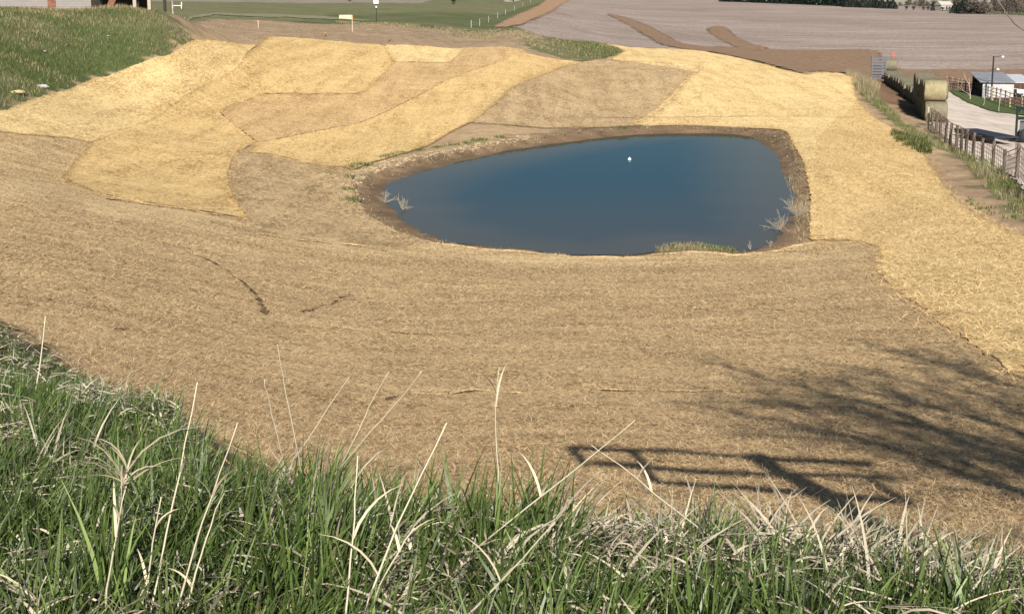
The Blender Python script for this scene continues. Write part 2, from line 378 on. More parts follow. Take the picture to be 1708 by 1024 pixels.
# ------------------------------------------------------------------ ground sheet
FLD = [(815,48),(850,32),(905,8),(925,-2),('w', 60, 520),('w', 260, 640),('w', 420, 470),(1490,14),(1600,20),(1708,27),(2100,45),(2100,118),(1708,124),(1600,122),(1480,118),(1350,114),('w', 30, 96),(1050,80),(985,72),(950,68),(880,58)]
def axis(lo, hi, segs):
    v = [segs[0][0]]
    for a_, b_, st in segs:
        m = max(1, int(round((b_ - a_) / st))); v += list(np.linspace(a_, b_, m + 1)[1:])
    return np.array(v)
ys = np.concatenate([[-3200, -1400, -500, -180, -80, -36, -18, -9, -5, -2, 0], axis(0, 0, [(1.5, 8, .14), (8, 18, .22), (18, 48, .35), (48, 110, .5), (110, 190, 1.0), (190, 320, 3), (320, 640, 8), (640, 1400, 28), (1400, 3200, 120)]), [5000, 9000]])
xp = axis(0, 0, [(0, 8, .14), (8, 20, .28), (20, 45, .45), (45, 90, 1.0), (90, 200, 3), (200, 500, 12), (500, 1500, 60)])
xs = np.concatenate([[-4500, -2500], -xp[::-1][:-1], xp, [2500, 4500]])
GX, GY = np.meshgrid(xs, ys); GZ = H(np.clip(GX, -1600, 1600), np.clip(GY, -800, 3200))
# zone colours
greenC, dryC = np.array([.105, .13, .05]), np.array([.27, .22, .13])
dirtC, tanC, mudC, soilC = np.array([.33, .225, .145]), np.array([.46, .325, .19]), np.array([.15, .102, .062]), np.array([.20, .125, .075])
col = np.zeros(GX.shape + (3,)); jx = GX + np.clip(np.hypot(GX, GY) / 40, .1, 1) * .8 * wob(GX, GY, 3.1, 31); jy = GY + np.clip(np.hypot(GX, GY) / 40, .1, 1) * 1.0 * wob(GX, GY, 3.4, 32)
nz = .5 + .5 * wob(GX, GY, 7, 33); nz2 = .5 + .5 * wob(GX, GY, 2.3, 34); nz3 = np.clip(.5 + .6 * wob(GX, GY, 19, 35), 0, 1)
past = greenC * (1 - .35 * nz3[..., None]) + dryC * (.35 * nz3[..., None])
col[:] = past * .95
def zone(poly, c, f=1.0, jitter=True):
    m = inside(jx if jitter else GX, jy if jitter else GY, poly); c = np.asarray(c)
    col[m] = (col * (1 - f) + c * f)[m] if c.ndim == 1 else (col * (1 - f) + c * f)[m]
mixg = lambda a_, b_, t: a_ * (1 - t[..., None]) + b_ * t[..., None]
zone(wpoly([(250,20),(560,22),(840,24),(900,5),('w', 30, 600),('w', -200, 600),('w', -120, 150)], 0), np.array([.20, .19, .10]), .65)
zone(wpoly([(200,2.5),(400,4),(600,5),(700,6),(850,3),(905,1),('w', 60, 900),('w', -500, 900)], 0), np.array([.30, .25, .20]), .9)
Z_basin = wpoly([(-350,420),(-350,170),(0,190),(60,165),(150,132),(220,112),(285,93),(320,70),(430,66),(640,76),(800,83),(975,104),(1040,86),(985,72),(1100,82),(1200,92),(1300,116),(1410,125),(1440,180),(1500,225),(1560,290),(1640,350),(1708,396),(1950,470),(2300,800),(1700,790),(1200,790),(700,780),(400,760),(200,670),(100,600),(0,540)], 0)
Z_topdirt = wpoly([(285,93),(318,66),(300,50),(288,40),(330,33),(430,33),(600,40),(700,47),(800,52),(900,62),(1000,75),(1045,86),(980,104),(800,84),(640,77),(440,66),(320,72)], 1)
Z_right = wpoly([(1400,118),(1420,140),(1460,150),(1500,180),(1545,205),(1565,225),(1600,252),(1640,280),(1708,325),(1900,430),(1950,490),(1708,400),(1640,352),(1560,294),(1500,232),(1440,185),(1410,127)], 1)
zone(Z_right, mixg(dirtC * 1.05, tanC, nz2))
zone(Z_topdirt, mixg(dirtC * 1.25, mixg(dirtC * 1.1, dryC * .8 + greenC * .2, nz), np.clip(nz2 * 1.3 - .2, 0, 1)))
zone(Z_basin, tanC, 1)
zone(wpoly([(880,62),(960,68),(1030,80),(1045,86),(1010,100),(950,98),(905,90),(870,75)], 1), greenC * 1.0, .8)
Z_strip = wpoly([(1422,138),(1448,146),(1476,168),(1496,192),(1512,212),(1545,224),(1600,255),(1660,300),(1720,345),(1800,400),(1708,365),(1640,310),(1580,262),(1500,215),(1460,180),(1432,155)], 1)
zone(Z_strip, mixg(greenC * 1.1, dryC * .8, np.clip(nz2 * 1.2, 0, 1)), .85)
zone(wpoly([(1405,116),(1470,122),(1520,128),(1570,150),(1545,200),(1500,180),(1440,150)], 1), soilC)
zone(wpoly([(1560,128),(1620,125),(1720,118),(1900,120),(1900,200),(1715,180),(1625,160),(1570,150)], 1), np.array([.17, .095, .065]))
mm = (GX > px0) & (GX < px1) & (GY > py0) & (GY < py1); sd = sdf(GX[mm], GY[mm], pond_xy); fy_ = sstep(66, 88, GY[mm]); sd = np.where(sd > 0, sd / (1 + .8 * fy_ + 3.2 * fy_ * sstep(1, 6, GX[mm])), sd); sdj = sd + .35 * wob(GX[mm], GY[mm], 1.6, 36)
sdj = sdj + .3 * wob(GX[mm], GY[mm], 4.5, 37); wv = sstep(.75, 1.6, sdj)[:, None]; cc_ = mudC * (1 + .5 * sstep(.1, .9, sdj)[:, None] + .4 * (nz2[mm])[:, None]) * (1 - wv) + tanC * wv
near_p = (sd < 6)[:, None]; c0 = col[mm]; col[mm] = np.where(near_p & (wv < 1) , cc_ * 1, c0)
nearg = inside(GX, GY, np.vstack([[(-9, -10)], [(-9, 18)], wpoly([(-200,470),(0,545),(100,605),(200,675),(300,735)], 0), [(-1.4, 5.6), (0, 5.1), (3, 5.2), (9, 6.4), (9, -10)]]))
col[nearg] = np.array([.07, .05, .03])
ny, nx = GX.shape; idx = np.arange(ny * nx).reshape(ny, nx)
Fg = np.stack([idx[:-1, :-1], idx[:-1, 1:], idx[1:, 1:], idx[1:, :-1]], -1).reshape(-1, 4)
fld = wpoly(FLD, 1); GZ = np.where(inside(GX, GY, fld) & (dist(GX, GY, fld) > 2.5), GZ - .5, GZ)
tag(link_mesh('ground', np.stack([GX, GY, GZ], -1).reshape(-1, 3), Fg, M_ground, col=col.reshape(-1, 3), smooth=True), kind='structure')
# water
wp = []
ctr = pond_xy.mean(0)
for i in range(len(pond_xy)):
    a_, b_ = pond_xy[i - 1], pond_xy[(i + 1) % len(pond_xy)]; t_ = b_ - a_; nrm = np.array([t_[1], -t_[0]]); nrm /= np.linalg.norm(nrm) + 1e-9
    if nrm @ (pond_xy[i] - ctr) < 0: nrm = -nrm
    wp.append(pond_xy[i] + nrm * .25)
wp = np.array(wp); gx = np.stack(np.meshgrid(np.arange(wp[:, 0].min(), wp[:, 0].max(), .5), np.arange(wp[:, 1].min(), wp[:, 1].max(), .5)), -1).reshape(-1, 2)
gx = gx[inside(gx[:, 0], gx[:, 1], wp)]
vo, _, fo, _, _, _ = delaunay_2d_cdt([Vector(p) for p in wp] + [Vector(p) for p in gx], [], [list(range(len(wp)))], 1, 1e-4)
Vw = np.array([tuple(v) for v in vo]); sdw = -sdf(Vw[:, 0], Vw[:, 1], pond_xy)
shal = 1 - sstep(.2, 5.5, sdw + np.where(Vw[:, 1] > 60, .1, .5) * wob(Vw[:, 0], Vw[:, 1], 9, 41)); shal = np.maximum(shal, .62 * (1 - sstep(44, 68, Vw[:, 1]))); silt_t = 0; deep, silt = np.array([.009, .028, .036]), np.array([.068, .060, .038])
colw = deep * (1 - shal[:, None]) + silt * shal[:, None]
s = NT('pond_water'); a = s.n('ShaderNodeAttribute'); a.attribute_name = 'Col'
rp = s.noise(s.mapping(s.pos, (1, .7, 1)), 5, 3, .5)
x = s.n('ShaderNodeBsdfPrincipled'); s.set(x.inputs['Base Color'], a.outputs[0]); x.inputs['Roughness'].default_value = .5; x.inputs['Specular IOR Level'].default_value = 0
gl = s.n('ShaderNodeBsdfGlossy'); s.set(gl.inputs[0], (.53, .73, .94)); gl.inputs['Roughness'].default_value = .05; nb_ = s.bump(s.math('ADD', rp, s.noise(s.pos, 1.1, 2, .5)), .10, .02); s.set(gl.inputs['Normal'], nb_)
fr_ = s.n('ShaderNodeFresnel'); fr_.inputs[0].default_value = 1.333; fa = s.rng(fr_.outputs[0], .02, .75, .02, .30); mx = s.n('ShaderNodeMixShader'); s.set(mx.inputs[0], fa)
s.t.links.new(x.outputs[0], mx.inputs[1]); s.t.links.new(gl.outputs[0], mx.inputs[2]); s.t.links.new(mx.outputs[0], s.out.inputs[0])
tag(link_mesh('pond_water', np.column_stack([Vw, np.full(len(Vw), WATER)]), [tuple(f) for f in fo], s.m, col=colw, smooth=True), kind='structure')
# ------------------------------------------------------------------ fields, road, lawn
M_field = NT('stubble'); s = M_field
n1 = s.noise(s.mapping(s.pos, (.03, .30, 1), (0, 0, -.12)), 1, 6, .75); n2 = s.noise(s.mapping(s.pos, (1, .4, 1)), 1.6, 5, .85); n3 = s.noise(s.mapping(s.pos, (.06, .1, 1)), .3, 3, .5)
k = s.math('ADD', s.math('MULTIPLY', s.rng(n1, .3, .7), .5), s.math('ADD', s.math('MULTIPLY', s.rng(n2, .35, .65), .45), s.math('MULTIPLY', s.rng(n3, .3, .7), .2)))
M_field = s.pr(s.ramp(k, [(.2, (.16, .12, .10)), (.55, (.285, .222, .185)), (.9, (.43, .355, .31))]), .95, s.bump(n2, .5, .06), .1)
tag(sheet('field', fld, .05, 5, M_field, 0, 2.5, .5), kind='structure')
tag(sheet('path', wpoly([(255,20),(330,21.5),(430,24),(560,29),(640,35),(560,32),(430,28.5),(330,25),(255,23)], 1, 45), .07, 1.2, noise_mat('worn_track', (.17, .165, .09), (.25, .23, .14), 1.2), 0, .8, .3), kind='structure')
M_soil = noise_mat('tilled_soil', (.15, .09, .05), (.235, .15, .09), 1.2, (.30, .20, .125), bump=.5, dist=.06)
M_soil2 = noise_mat('field_edge_soil', (.29, .175, .095), (.38, .24, .14), .8, bump=.4, dist=.05)
for q, mt in (([(1005,22),(1040,28),(1085,44),(1115,62),(1150,78),(1215,78),(1300,84),(1400,83),(1462,84),(1468,92),(1475,118),(1708,124),(1720,135),(1480,134),(1420,124),(1402,121),(1350,124),(1310,116),(1260,103),(1200,90),(1150,84),(1105,76),(1075,58),(1040,38)], M_soil),
              ([(1178,46),(1210,44),(1222,60),(1250,74),(1290,82),(1240,84),(1212,72),(1185,58)], M_soil),
              ([(818,47),(850,32),(905,8),(935,-6),(965,-4),(930,14),(890,34),(858,46)], M_soil2),
              ([(1480,122),(1560,116),(1640,118),(1720,116),(1850,118),(1850,132),(1600,132),(1480,132)], M_soil)):
    tag(sheet('tilled_soil', wpoly(q, 1, 60), .11, 1.6, mt, 0, 1.0, .8), kind='structure')
s = NT('gravel'); n1 = s.noise(s.pos, .5, 5, .7); n2 = s.noise(s.pos, 20, 4, .8); n3 = s.noise(s.mapping(s.pos, (1.3, .12, 1), (0, 0, .35)), .8, 4, .7)
k = s.math('ADD', s.math('MULTIPLY', s.rng(n1, .3, .7), .35), s.math('ADD', s.math('MULTIPLY', s.rng(n2, .3, .7), .3), s.math('MULTIPLY', s.rng(n3, .3, .7), .35)))
M_gravel = s.pr(s.ramp(k, [(.15, (.33, .255, .20)), (.5, (.54, .46, .39)), (.85, (.70, .62, .55))]), .95, s.bump(n2, .5, .02), .1)
road = wpoly([(1570,150),(1600,165),(1640,183),(1670,191),(1800,196),(1950,206),(2100,240),(2100,520),(1900,428),(1708,322),(1640,276),(1600,249),(1572,226),(1555,212),(1545,190)], 1)
tag(sheet('gravel_road', road, .03, .7, M_gravel, 0, .5, .12), kind='structure')
s = NT('lawn'); n1 = s.noise(s.pos, 9, 5, .8); n2 = s.noise(s.pos, .6, 4, .6)
M_lawn = s.pr(s.ramp(s.math('MULTIPLY', s.math('ADD', n1, n2), .5), [(.35, (.045, .065, .02)), (.52, (.08, .108, .036)), (.7, (.14, .16, .07))]), .9, s.bump(n1, .6, .05), .1)
lawn = wpoly([(1571,148),(1600,152),(1640,160),(1680,172),(1720,184),(1800,190),(1800,195),(1670,190),(1640,182),(1600,163),(1571,150)], 1)
tag(sheet('lawn', lawn, .06, .8, M_lawn, 0, .5, .12), kind='structure')
# ------------------------------------------------------------------ straw blankets
BL = []
def blanket(px, off, mat, label, sp_=.3, it=1.5, skirt=.02, amp=.035, extra=None):
    o = sheet('straw_blanket', wpoly(px, it), off, sp_, mat, skirt, .22, amp, rough=.008)
    tag(o, label, 'straw blanket', 'straw erosion blankets covering the basin'); BL.append(o); return o
Rb = [(1708,640),(1670,612),(1600,560),(1530,512),(1478,470),(1458,448),(1476,438),(1466,414),(1440,405)]
c_main = blanket([(-350,250),(0,220),(170,228),(170,280),(150,305),(300,340),(425,355),(370,320),(365,290),(385,250),(450,252),(520,268),(585,290),(592,330),(612,360),(660,387),(720,405),(800,415),(880,421),(960,429),(1060,430),(1100,424),(1160,420),(1230,426),(1290,420),(1350,405),(1450,398),(1500,440),(1560,500),(1708,600),(2200,760),('w', 9, 3.2),('w', 3, 2.75),('w', 1, 2.65),('w', 0, 2.7),('w', -.8, 3.0),(350,746),(280,722),(200,670),(100,600),(0,540),(-200,470),(-350,440)], .03, M_brown, 'largest brown straw blanket, between the green foreground grass and the pond', .22)
blanket([(350,190),(400,160),(500,150),(610,150),(650,96),(752,96),(770,80),(885,88),(835,112),(765,136),(705,168),(655,192),(600,214),(520,230),(420,246),(400,224)], .04, M_orange, 'orange tan straw blanket in the middle of the far left slope')
blanket([(150,243),(190,215),(300,160),(390,112),(432,80),(446,63),(540,68),(642,76),(656,104),(640,125),(605,158),(500,157),(440,157),(366,187),(408,220),(428,238),(392,258),(378,290),(386,326),(414,369),(300,349),(160,325),(103,299),(124,268)], .052, M_light2, 'golden straw blanket on the left slope whose pointed lower corner ends beside the brown blanket')
blanket([(-350,170),(0,190),(60,165),(150,132),(220,112),(285,93),(320,70),(375,71),(430,77),(396,116),(300,168),(200,219),(157,240),(110,232),(0,222),(-350,235)], .064, M_light, 'pale yellow straw blanket along the foot of the left green hill')
blanket([(640,76),(700,78),(776,82),(752,105),(700,105),(655,104)], .066, M_light, 'small pale rectangular straw blanket at the top of the far slope below the bare dirt')
blanket([(872,89),(975,104),(935,114),(882,136),(850,152),(820,180),(787,206),(735,232),(680,256),(632,275),(590,291),(572,285),(500,271),(440,258),(412,258),(430,240),(520,222),(600,207),(650,185),(700,160),(757,130),(828,107)], .058, M_light2, 'long golden straw blanket strip curving down to the left end of the pond')
blanket([(960,104),(1000,101),(1080,105),(1175,112),(1130,160),(1075,205),(1062,214),(1000,216),(920,215),(850,211),(783,207),(818,178),(848,150),(878,132)], .044, M_brown2, 'brown straw blanket beyond the far shore of the pond between two yellow ones')
blanket([(985,72),(1100,82),(1200,92),(1260,105),(1310,119),(1350,127),(1400,123),(1412,127),(1425,152),(1440,182),(1492,217),(1540,260),(1570,302),(1600,340),(1660,378),(1708,397),(1950,468),(2200,620)] + Rb + [(1400,402),(1350,403),(1351,370),(1352,330),(1340,280),(1312,228),(1300,222),(1200,217),(1058,212),(1060,204),(1120,160),(1160,122),(1080,109),(1018,101),(1045,86)], .048, M_light, 'bright yellow straw blanket wrapping the whole right bank of the pond', amp=.05)
blanket([(372,300),(376,280),(386,256),(420,255),(450,254),(520,269),(580,288),(590,330),(610,360),(658,388),(715,404),(690,410),(620,409),(540,404),(470,397),(430,388),(408,360),(386,326)], .034, M_brown2, 'brown straw blanket between the golden pointed one and the left end of the pond', skirt=0)
# seams and torn folds of the big blanket
M_seam = noise_mat('seam_soil', (.05, .03, .015), (.12, .075, .04), 9)
def seam(pxs, wd, parent=c_main, off=.045, t0=2.8):
    q = wpoly(pxs, 2, t0, closed=False); o = []
    for i in range(len(q) - 1):
        m = max(1, int(np.hypot(*(q[i+1] - q[i])) / .08))
        for k_ in range(m): o.append(q[i] + (q[i+1] - q[i]) * k_ / m)
    o = np.array(o + [q[-1]]); t_ = np.gradient(o, axis=0); t_ /= np.linalg.norm(t_, axis=1)[:, None]; nn = np.column_stack([-t_[:, 1], t_[:, 0]])
    o = o + nn * (.03 * wob(o[:, 0], o[:, 1], .7, 51))[:, None]
    e = wd * 1.4 * np.clip(.35 + .8 * wob(o[:, 0], o[:, 1], .9, 52), .06, 1)[:, None]
    e[0] = e[-1] = .003
    a_, b_ = o - nn * e * .5, o + nn * e * .5; m = len(o)
    V = np.vstack([onH(a_, off), onH(b_, off)]); Fc = np.array([(i, i + 1, m + i + 1, m + i) for i in range(m - 1)])
    link_mesh('seam', V, Fc, M_seam, parent)
    # rolled up lip of straw on the far side
    if off > .05: return o
    lip = MB(); c_ = onH(o + nn * (e * .5 + .01), off + .005); lip.tube(c_, np.clip(e[:, 0] * .13, .003, .03), 5)
    lip.build('fold', M_brown, parent, True)
    return o
seams_near = []
for pts, wd in (([(310,422),(350,436),(385,458),(410,478),(425,492)], .09), ([(425,492),(436,510),(446,532)], .12), ([(500,525),(545,512),(585,494)], .07),
                ([(510,548),(560,550),(640,556),(722,562)], .06), ([(430,393),(500,404),(560,408),(620,416)], .10), ([(620,416),(690,420),(740,428)], .05),
                ([(640,672),(700,662),(745,664),(800,655),(870,662)], .05), ([(1000,655),(1100,658),(1250,660)], .045),
                ([(1090,520),(1200,514),(1330,522)], .04), ([(190,555),(260,560)], .03), ([(150,330),(240,343),(320,353),(414,370)], .12)):
    seams_near.append(seam(pts, wd))
seam([(440,238),(520,222),(600,207),(650,185),(700,160),(757,130),(828,106)], .08, BL[5], .066, 20)
seam([(655,105),(700,105),(752,105)], .08, BL[4], .074, 20)
seam([(442,157),(500,158),(605,159)], .08, BL[2], .06, 20)
seam([(785,208),(850,212),(920,217),(960,219),(1000,217),(1060,214)], .08, BL[6], .052, 20)
seam([(366,188),(408,221),(428,239)], .08, BL[2], .06, 20)
# loose straw standing out of the near blanket
sp_poly = wpoly([(-100,330),(400,400),(720,430),(1100,440),(1450,430),(1708,620),(2100,760),('w', 8, 3.4),('w', 3, 2.8),('w', 0, 2.8),(350,740),(200,665),(0,535)], 0)
q = scatter(sp_poly, 2300, 10**7); d_ = np.hypot(q[:, 0], q[:, 1]); q = q[rng.random(len(q)) < np.clip((13 / d_) ** 2.2, 0.015, 1)]; d_ = np.hypot(q[:, 0], q[:, 1])
nq = len(q); tt = rng.random(nq)[:, None]; cs = (1 - tt) * np.array([.24, .15, .075]) + tt * np.array([.74, .56, .33]); cs *= rng.uniform(.6, 1.1, (nq, 1))
tag(blades('loose_straw', onH(q, .036), rng.uniform(.03, .085, nq) * np.clip(d_ / 20, 1, 1.5), rng.uniform(.003, .0055, nq) * np.clip(d_ / 16, 1, 2.2), rng.uniform(0, 6.28, nq), rng.uniform(1.0, 1.5, nq), rng.uniform(1.3, 1.85, nq), cs, M_dry, 2, .6, wprof=lambda t: 1 - .5 * t), kind='stuff')
q = np.concatenate([s_[rng.integers(0, len(s_), 45)] for s_ in seams_near]); q = q + rng.normal(0, .06, q.shape); nq = len(q)
tag(blades('loose_straw', onH(q, .04), rng.uniform(.08, .22, nq), rng.uniform(.006, .011, nq), rng.uniform(0, 6.28, nq), rng.uniform(.7, 1.4, nq), rng.uniform(1.2, 1.9, nq), np.array([.48, .34, .18]) * rng.uniform(.3, 1.2, (nq, 1)), M_dry, 3, .6, wprof=lambda t: 1 - .5 * t), kind='stuff')
eq = []; ec = []
for o_, cm in zip(BL[1:], ([.56,.36,.17],[.66,.44,.2],[.72,.5,.25],[.72,.5,.25],[.66,.44,.2],[.42,.3,.17],[.72,.5,.25],[.4,.29,.16])):
    co_ = np.array([v.co for v in o_.data.vertices]); ed = {}
    for pl in o_.data.polygons:
        for k_ in pl.edge_keys: ed[k_] = ed.get(k_, 0) + 1
    bd = [k_ for k_, n_ in ed.items() if n_ == 1 and (co_[k_[0], 2] < H(co_[k_[0]:k_[0]+1, 0], co_[k_[0]:k_[0]+1, 1])[0] + .035)]
    if not bd or o_ is BL[1]: continue
    bd = np.array(bd); k_ = rng.integers(0, len(bd), len(bd) * 9); t_ = rng.random((len(k_), 1)); pp = co_[bd[k_, 0], :2] * t_ + co_[bd[k_, 1], :2] * (1 - t_); eq.append(pp + rng.normal(0, .22, pp.shape) * (1, 1.6)); ec.append(np.array(cm) * rng.uniform(.45, 1.25, (len(pp), 1)))
eq = np.vstack(eq); ec = np.vstack(ec); nq = len(eq); print('edge straw', nq)
tag(blades('loose_straw', onH(eq, .05), rng.uniform(.08, .26, nq), rng.uniform(.008, .02, nq), rng.uniform(0, 6.28, nq), rng.uniform(.9, 1.5, nq), rng.uniform(1.3, 1.9, nq), ec * .9, M_dry, 2, .6), kind='stuff')
# straw on the right yellow blanket: tufted wads
rp_ = wpoly([(1360,240),(1430,170),(1500,230),(1580,320),(1708,400),(1900,470),(1708,630),(1600,555),(1480,465),(1440,404),(1360,400)], 0)
q = scatter(rp_, 420, 60000); d_ = np.hypot(q[:, 0], q[:, 1]); nq = len(q)
tag(blades('loose_straw', onH(q, .09), rng.uniform(.08, .24, nq), rng.uniform(.008, .016, nq), rng.uniform(0, 6.28, nq), rng.uniform(1.0, 1.5, nq), rng.uniform(1.3, 1.9, nq), np.array([.74, .55, .28]) * rng.uniform(.4, 1.2, (nq, 1)), M_dry, 2, .6), kind='stuff')
# ------------------------------------------------------------------ grass
def grass_cols(N, dead=.2, bright=1.0):
    t = rng.random((N, 1)); g = (1 - t) * np.array([.052, .080, .018]) + t * np.array([.155, .19, .058]); y = rng.random((N, 1)) < .12
    g = np.where(y, np.array([.19, .22, .09]), g) * rng.uniform(.75, 1.25, (N, 1)) * bright
    d = rng.random(N) < dead; dc = np.array([.55, .44, .29]) * rng.uniform(.35, 1.15, (N, 1)); g[d] = dc[d]
    return g, d
near_poly = np.vstack([wpoly([(-250,440),(0,548),(50,578),(100,608),(150,640),(200,677),(260,712),(310,738)], 0), [(-1.35, 6.3), (-.9, 5.5), (-.3, 5.1), (.3, 4.95), (.9, 4.85), (1.5, 4.8), (2.2, 4.8), (2.9, 4.9), (4.2, 5.4), (4.2, 2.4), (2.2, 2.3), (-2.2, 2.3), (-4, 2.6), (-7, 5.5), (-9, 12)]])
q = scatter(near_poly, 6400, 10**7); d_ = np.hypot(q[:, 0], q[:, 1]); kp = rng.random(len(q)) < np.clip((4.9 / d_) ** 1.4, .1, 1) * np.clip(.55 + .75 * wob(q[:, 0], q[:, 1], .35, 61), .06, 1)
q = q[kp]; d_ = d_[kp]; N = len(q); clump = wob(q[:, 0], q[:, 1], .55, 62); deadness = np.clip(.09 + .35 * np.clip(wob(q[:, 0], q[:, 1], 1.1, 63), 0, 1), .05, .5)
gc, _ = grass_cols(N, 0, .9); gc *= rng.uniform(.4, 1.45, (N, 1)) * np.array([.95, 1.08, .9]); dd = rng.random(N) < deadness * np.where(d_ > 8, .4, 1); gc[dd] = (np.array([.50, .41, .28]) * rng.uniform(.4, 1.1, (N, 1)))[dd]
az = rng.uniform(0, 6.28, N); az = np.where(rng.random(N) < .45, .35 + .9 * clump + rng.normal(0, .5, N), az)
Lg = rng.uniform(.14, .36, N) * np.clip(1 + .35 * clump, .5, 1.5); Lg[dd] *= .8; Lg *= np.where(q[:, 0] > .2, .84, 1); Lg *= np.where(q[:, 0] < -.8, np.clip((6.4 / d_) ** 1.9, .25, 1), 1)
th0 = np.abs(rng.normal(.15, .2, N)); th1 = th0 + np.abs(rng.normal(.8, .7, N)); th0[dd] += .4; th1[dd] += .7
tag(blades('meadow_grass', onH(q, -.01), Lg, rng.uniform(.006, .017, N) * np.clip(5.5 / d_, .55, 1), az, th0, th1, gc, M_veg, 5, 1.0), kind='stuff')
print('near blades', N)
# flattened dead thatch under and between the blades
q = scatter(near_poly, 2100, 10**7); d_ = np.hypot(q[:, 0], q[:, 1]); q = q[rng.random(len(q)) < np.where(d_ > 8.5, .12, np.clip((5 / d_), .2, 1)) * np.clip(.45 + .8 * wob(q[:, 0], q[:, 1], .8, 64), .1, 1)]; N = len(q)
tag(blades('dead_thatch', onH(q, rng.uniform(.01, .2, N)), np.where(rng.random(N) < .7, rng.uniform(.03, .10, N), rng.uniform(.08, .22, N)), rng.uniform(.006, .014, N), rng.uniform(0, 6.28, N), rng.uniform(.9, 1.5, N), rng.uniform(1.4, 2.3, N), np.array([.62, .54, .40]) * rng.uniform(.15, 1.15, (N, 1)), M_dry, 4, 1.0), kind='stuff')
# clumps of bleached grass leaves curling over at the crest
cl = [(1290,850),(1180,850),(1220,840),(1390,850),(1480,870),(1530,860),(1700,850),(1130,870),(1260,900),(1560,880),(1640,900),(900,860),(1350,870),(1330,830),(1600,850),(1650,870),(1080,860),(1010,850),(650,880),(540,760),(590,740),(1560,930),(1680,940),(480,880),(100,690),(40,670),(1420,900),(700,800),(830,880),(960,800)]
bp = []
for x_, y_ in cl:
    c_ = onplane(x_, y_, -1.55)
    for _ in range(34 if x_ < 900 else 60): bp.append((c_[0] + rng.normal(0, .07), min(c_[1] + rng.normal(0, .12), 4.95 if x_ > 300 else 18)))
bp = np.array(bp); N = len(bp)
tag(blades('bleached_leaves', onH(bp, .03), rng.uniform(.16, .44, N), rng.uniform(.007, .017, N), rng.normal(.5, 1.6, N), rng.uniform(.1, .9, N), rng.uniform(.9, 2.6, N), np.array([.58, .51, .38]) * rng.uniform(.4, 1.1, (N, 1)), M_dry, 6, 1.0), kind='stuff')
# left hill
hill = wpoly([(-500,150),(0,182),(60,160),(150,127),(220,108),(285,88),(322,62),(300,45),(262,25),(230,15),('w', -27, 51.5),('w', -42, 51.5),(-500,20)], 0)
def turf(name, poly, dens, L, Wd, dead, cap=70000, bright=1., mask=None, dz=0, segs=2, deadf=None):
    q = scatter(poly, dens, cap * 4)
    if mask is not None: q = q[rng.random(len(q)) < mask(q)]
    q = q[:cap]; N = len(q); g, d = grass_cols(N, 0, bright); df = dead if deadf is None else deadf(q); d = rng.random(N) < df
    g[d] = (np.array([.42, .34, .21]) * rng.uniform(.45, 1.1, (N, 1)))[d]
    return tag(blades(name, onH(q, dz), rng.uniform(*L, N), rng.uniform(*Wd, N), rng.uniform(0, 6.28, N), rng.uniform(0, .6, N), rng.uniform(.5, 1.6, N), g, M_turf, segs, .8), kind='stuff')
hd = lambda q: np.clip(.16 + .5 * wob(q[:, 0], q[:, 1], 9, 71) + .35 * sstep(86, 100, q[:, 1]), .04, .85)
turf('hill_grass', hill, 75, (.12, .3), (.012, .035), .2, 95000, .88, deadf=hd)
turf('weeds', Z_topdirt, 12, (.06, .20), (.02, .05), .8, 16000, 1., mask=lambda q: np.clip(wob(q[:, 0], q[:, 1], 6, 72) * 1.6 - .1, .02, 1))
turf('weeds', wpoly([(560,36),(700,44),(800,50),(900,60),(1000,73),(1045,86),(1010,99),(950,96),(900,84),(800,66),(700,50),(560,42)], 1), 40, (.12, .36), (.03, .06), .4, 22000, .9, mask=lambda q: np.clip(.2 + .7 * wob(q[:, 0], q[:, 1], 9, 73) + .9 * sstep(4, 10, q[:, 0]), .03, 1), deadf=lambda q: .75 - .5 * sstep(3, 9, q[:, 0]))
turf('roadside_grass', Z_strip, 160, (.12, .42), (.01, .03), .45, 30000, 1.1, mask=lambda q: np.clip(.5 + .7 * wob(q[:, 0], q[:, 1], 3, 74), .05, 1), deadf=lambda q: np.clip(.22 + .6 * wob(q[:, 0], q[:, 1], 5, 75) + .3 * (q[:, 1] < 92), .05, .9))
turf('bank_weeds', wpoly([(1484,222),(1506,224),(1546,250),(1558,262),(1540,264),(1512,250),(1490,236)], 1), 420, (.15, .42), (.02, .05), .1, 6000, .75, mask=lambda q: np.clip(wob(q[:, 0], q[:, 1], 2.2, 78) * 2.2, 0, 1))
turf('bank_weeds', wpoly([(1600,322),(1650,345),(1708,355),(1708,368),(1660,366),(1625,352)], 1), 140, (.05, .18), (.02, .04), .2, 3000, 1.0, mask=lambda q: np.clip(wob(q[:, 0], q[:, 1], 1.2, 76) * 2, 0, 1))
turf('dead_weeds', wpoly([(1408,118),(1440,130),(1462,140),(1470,160),(1455,172),(1438,160),(1425,148)], 1), 90, (.3, .8), (.012, .03), .93, 9000, 1., segs=3)
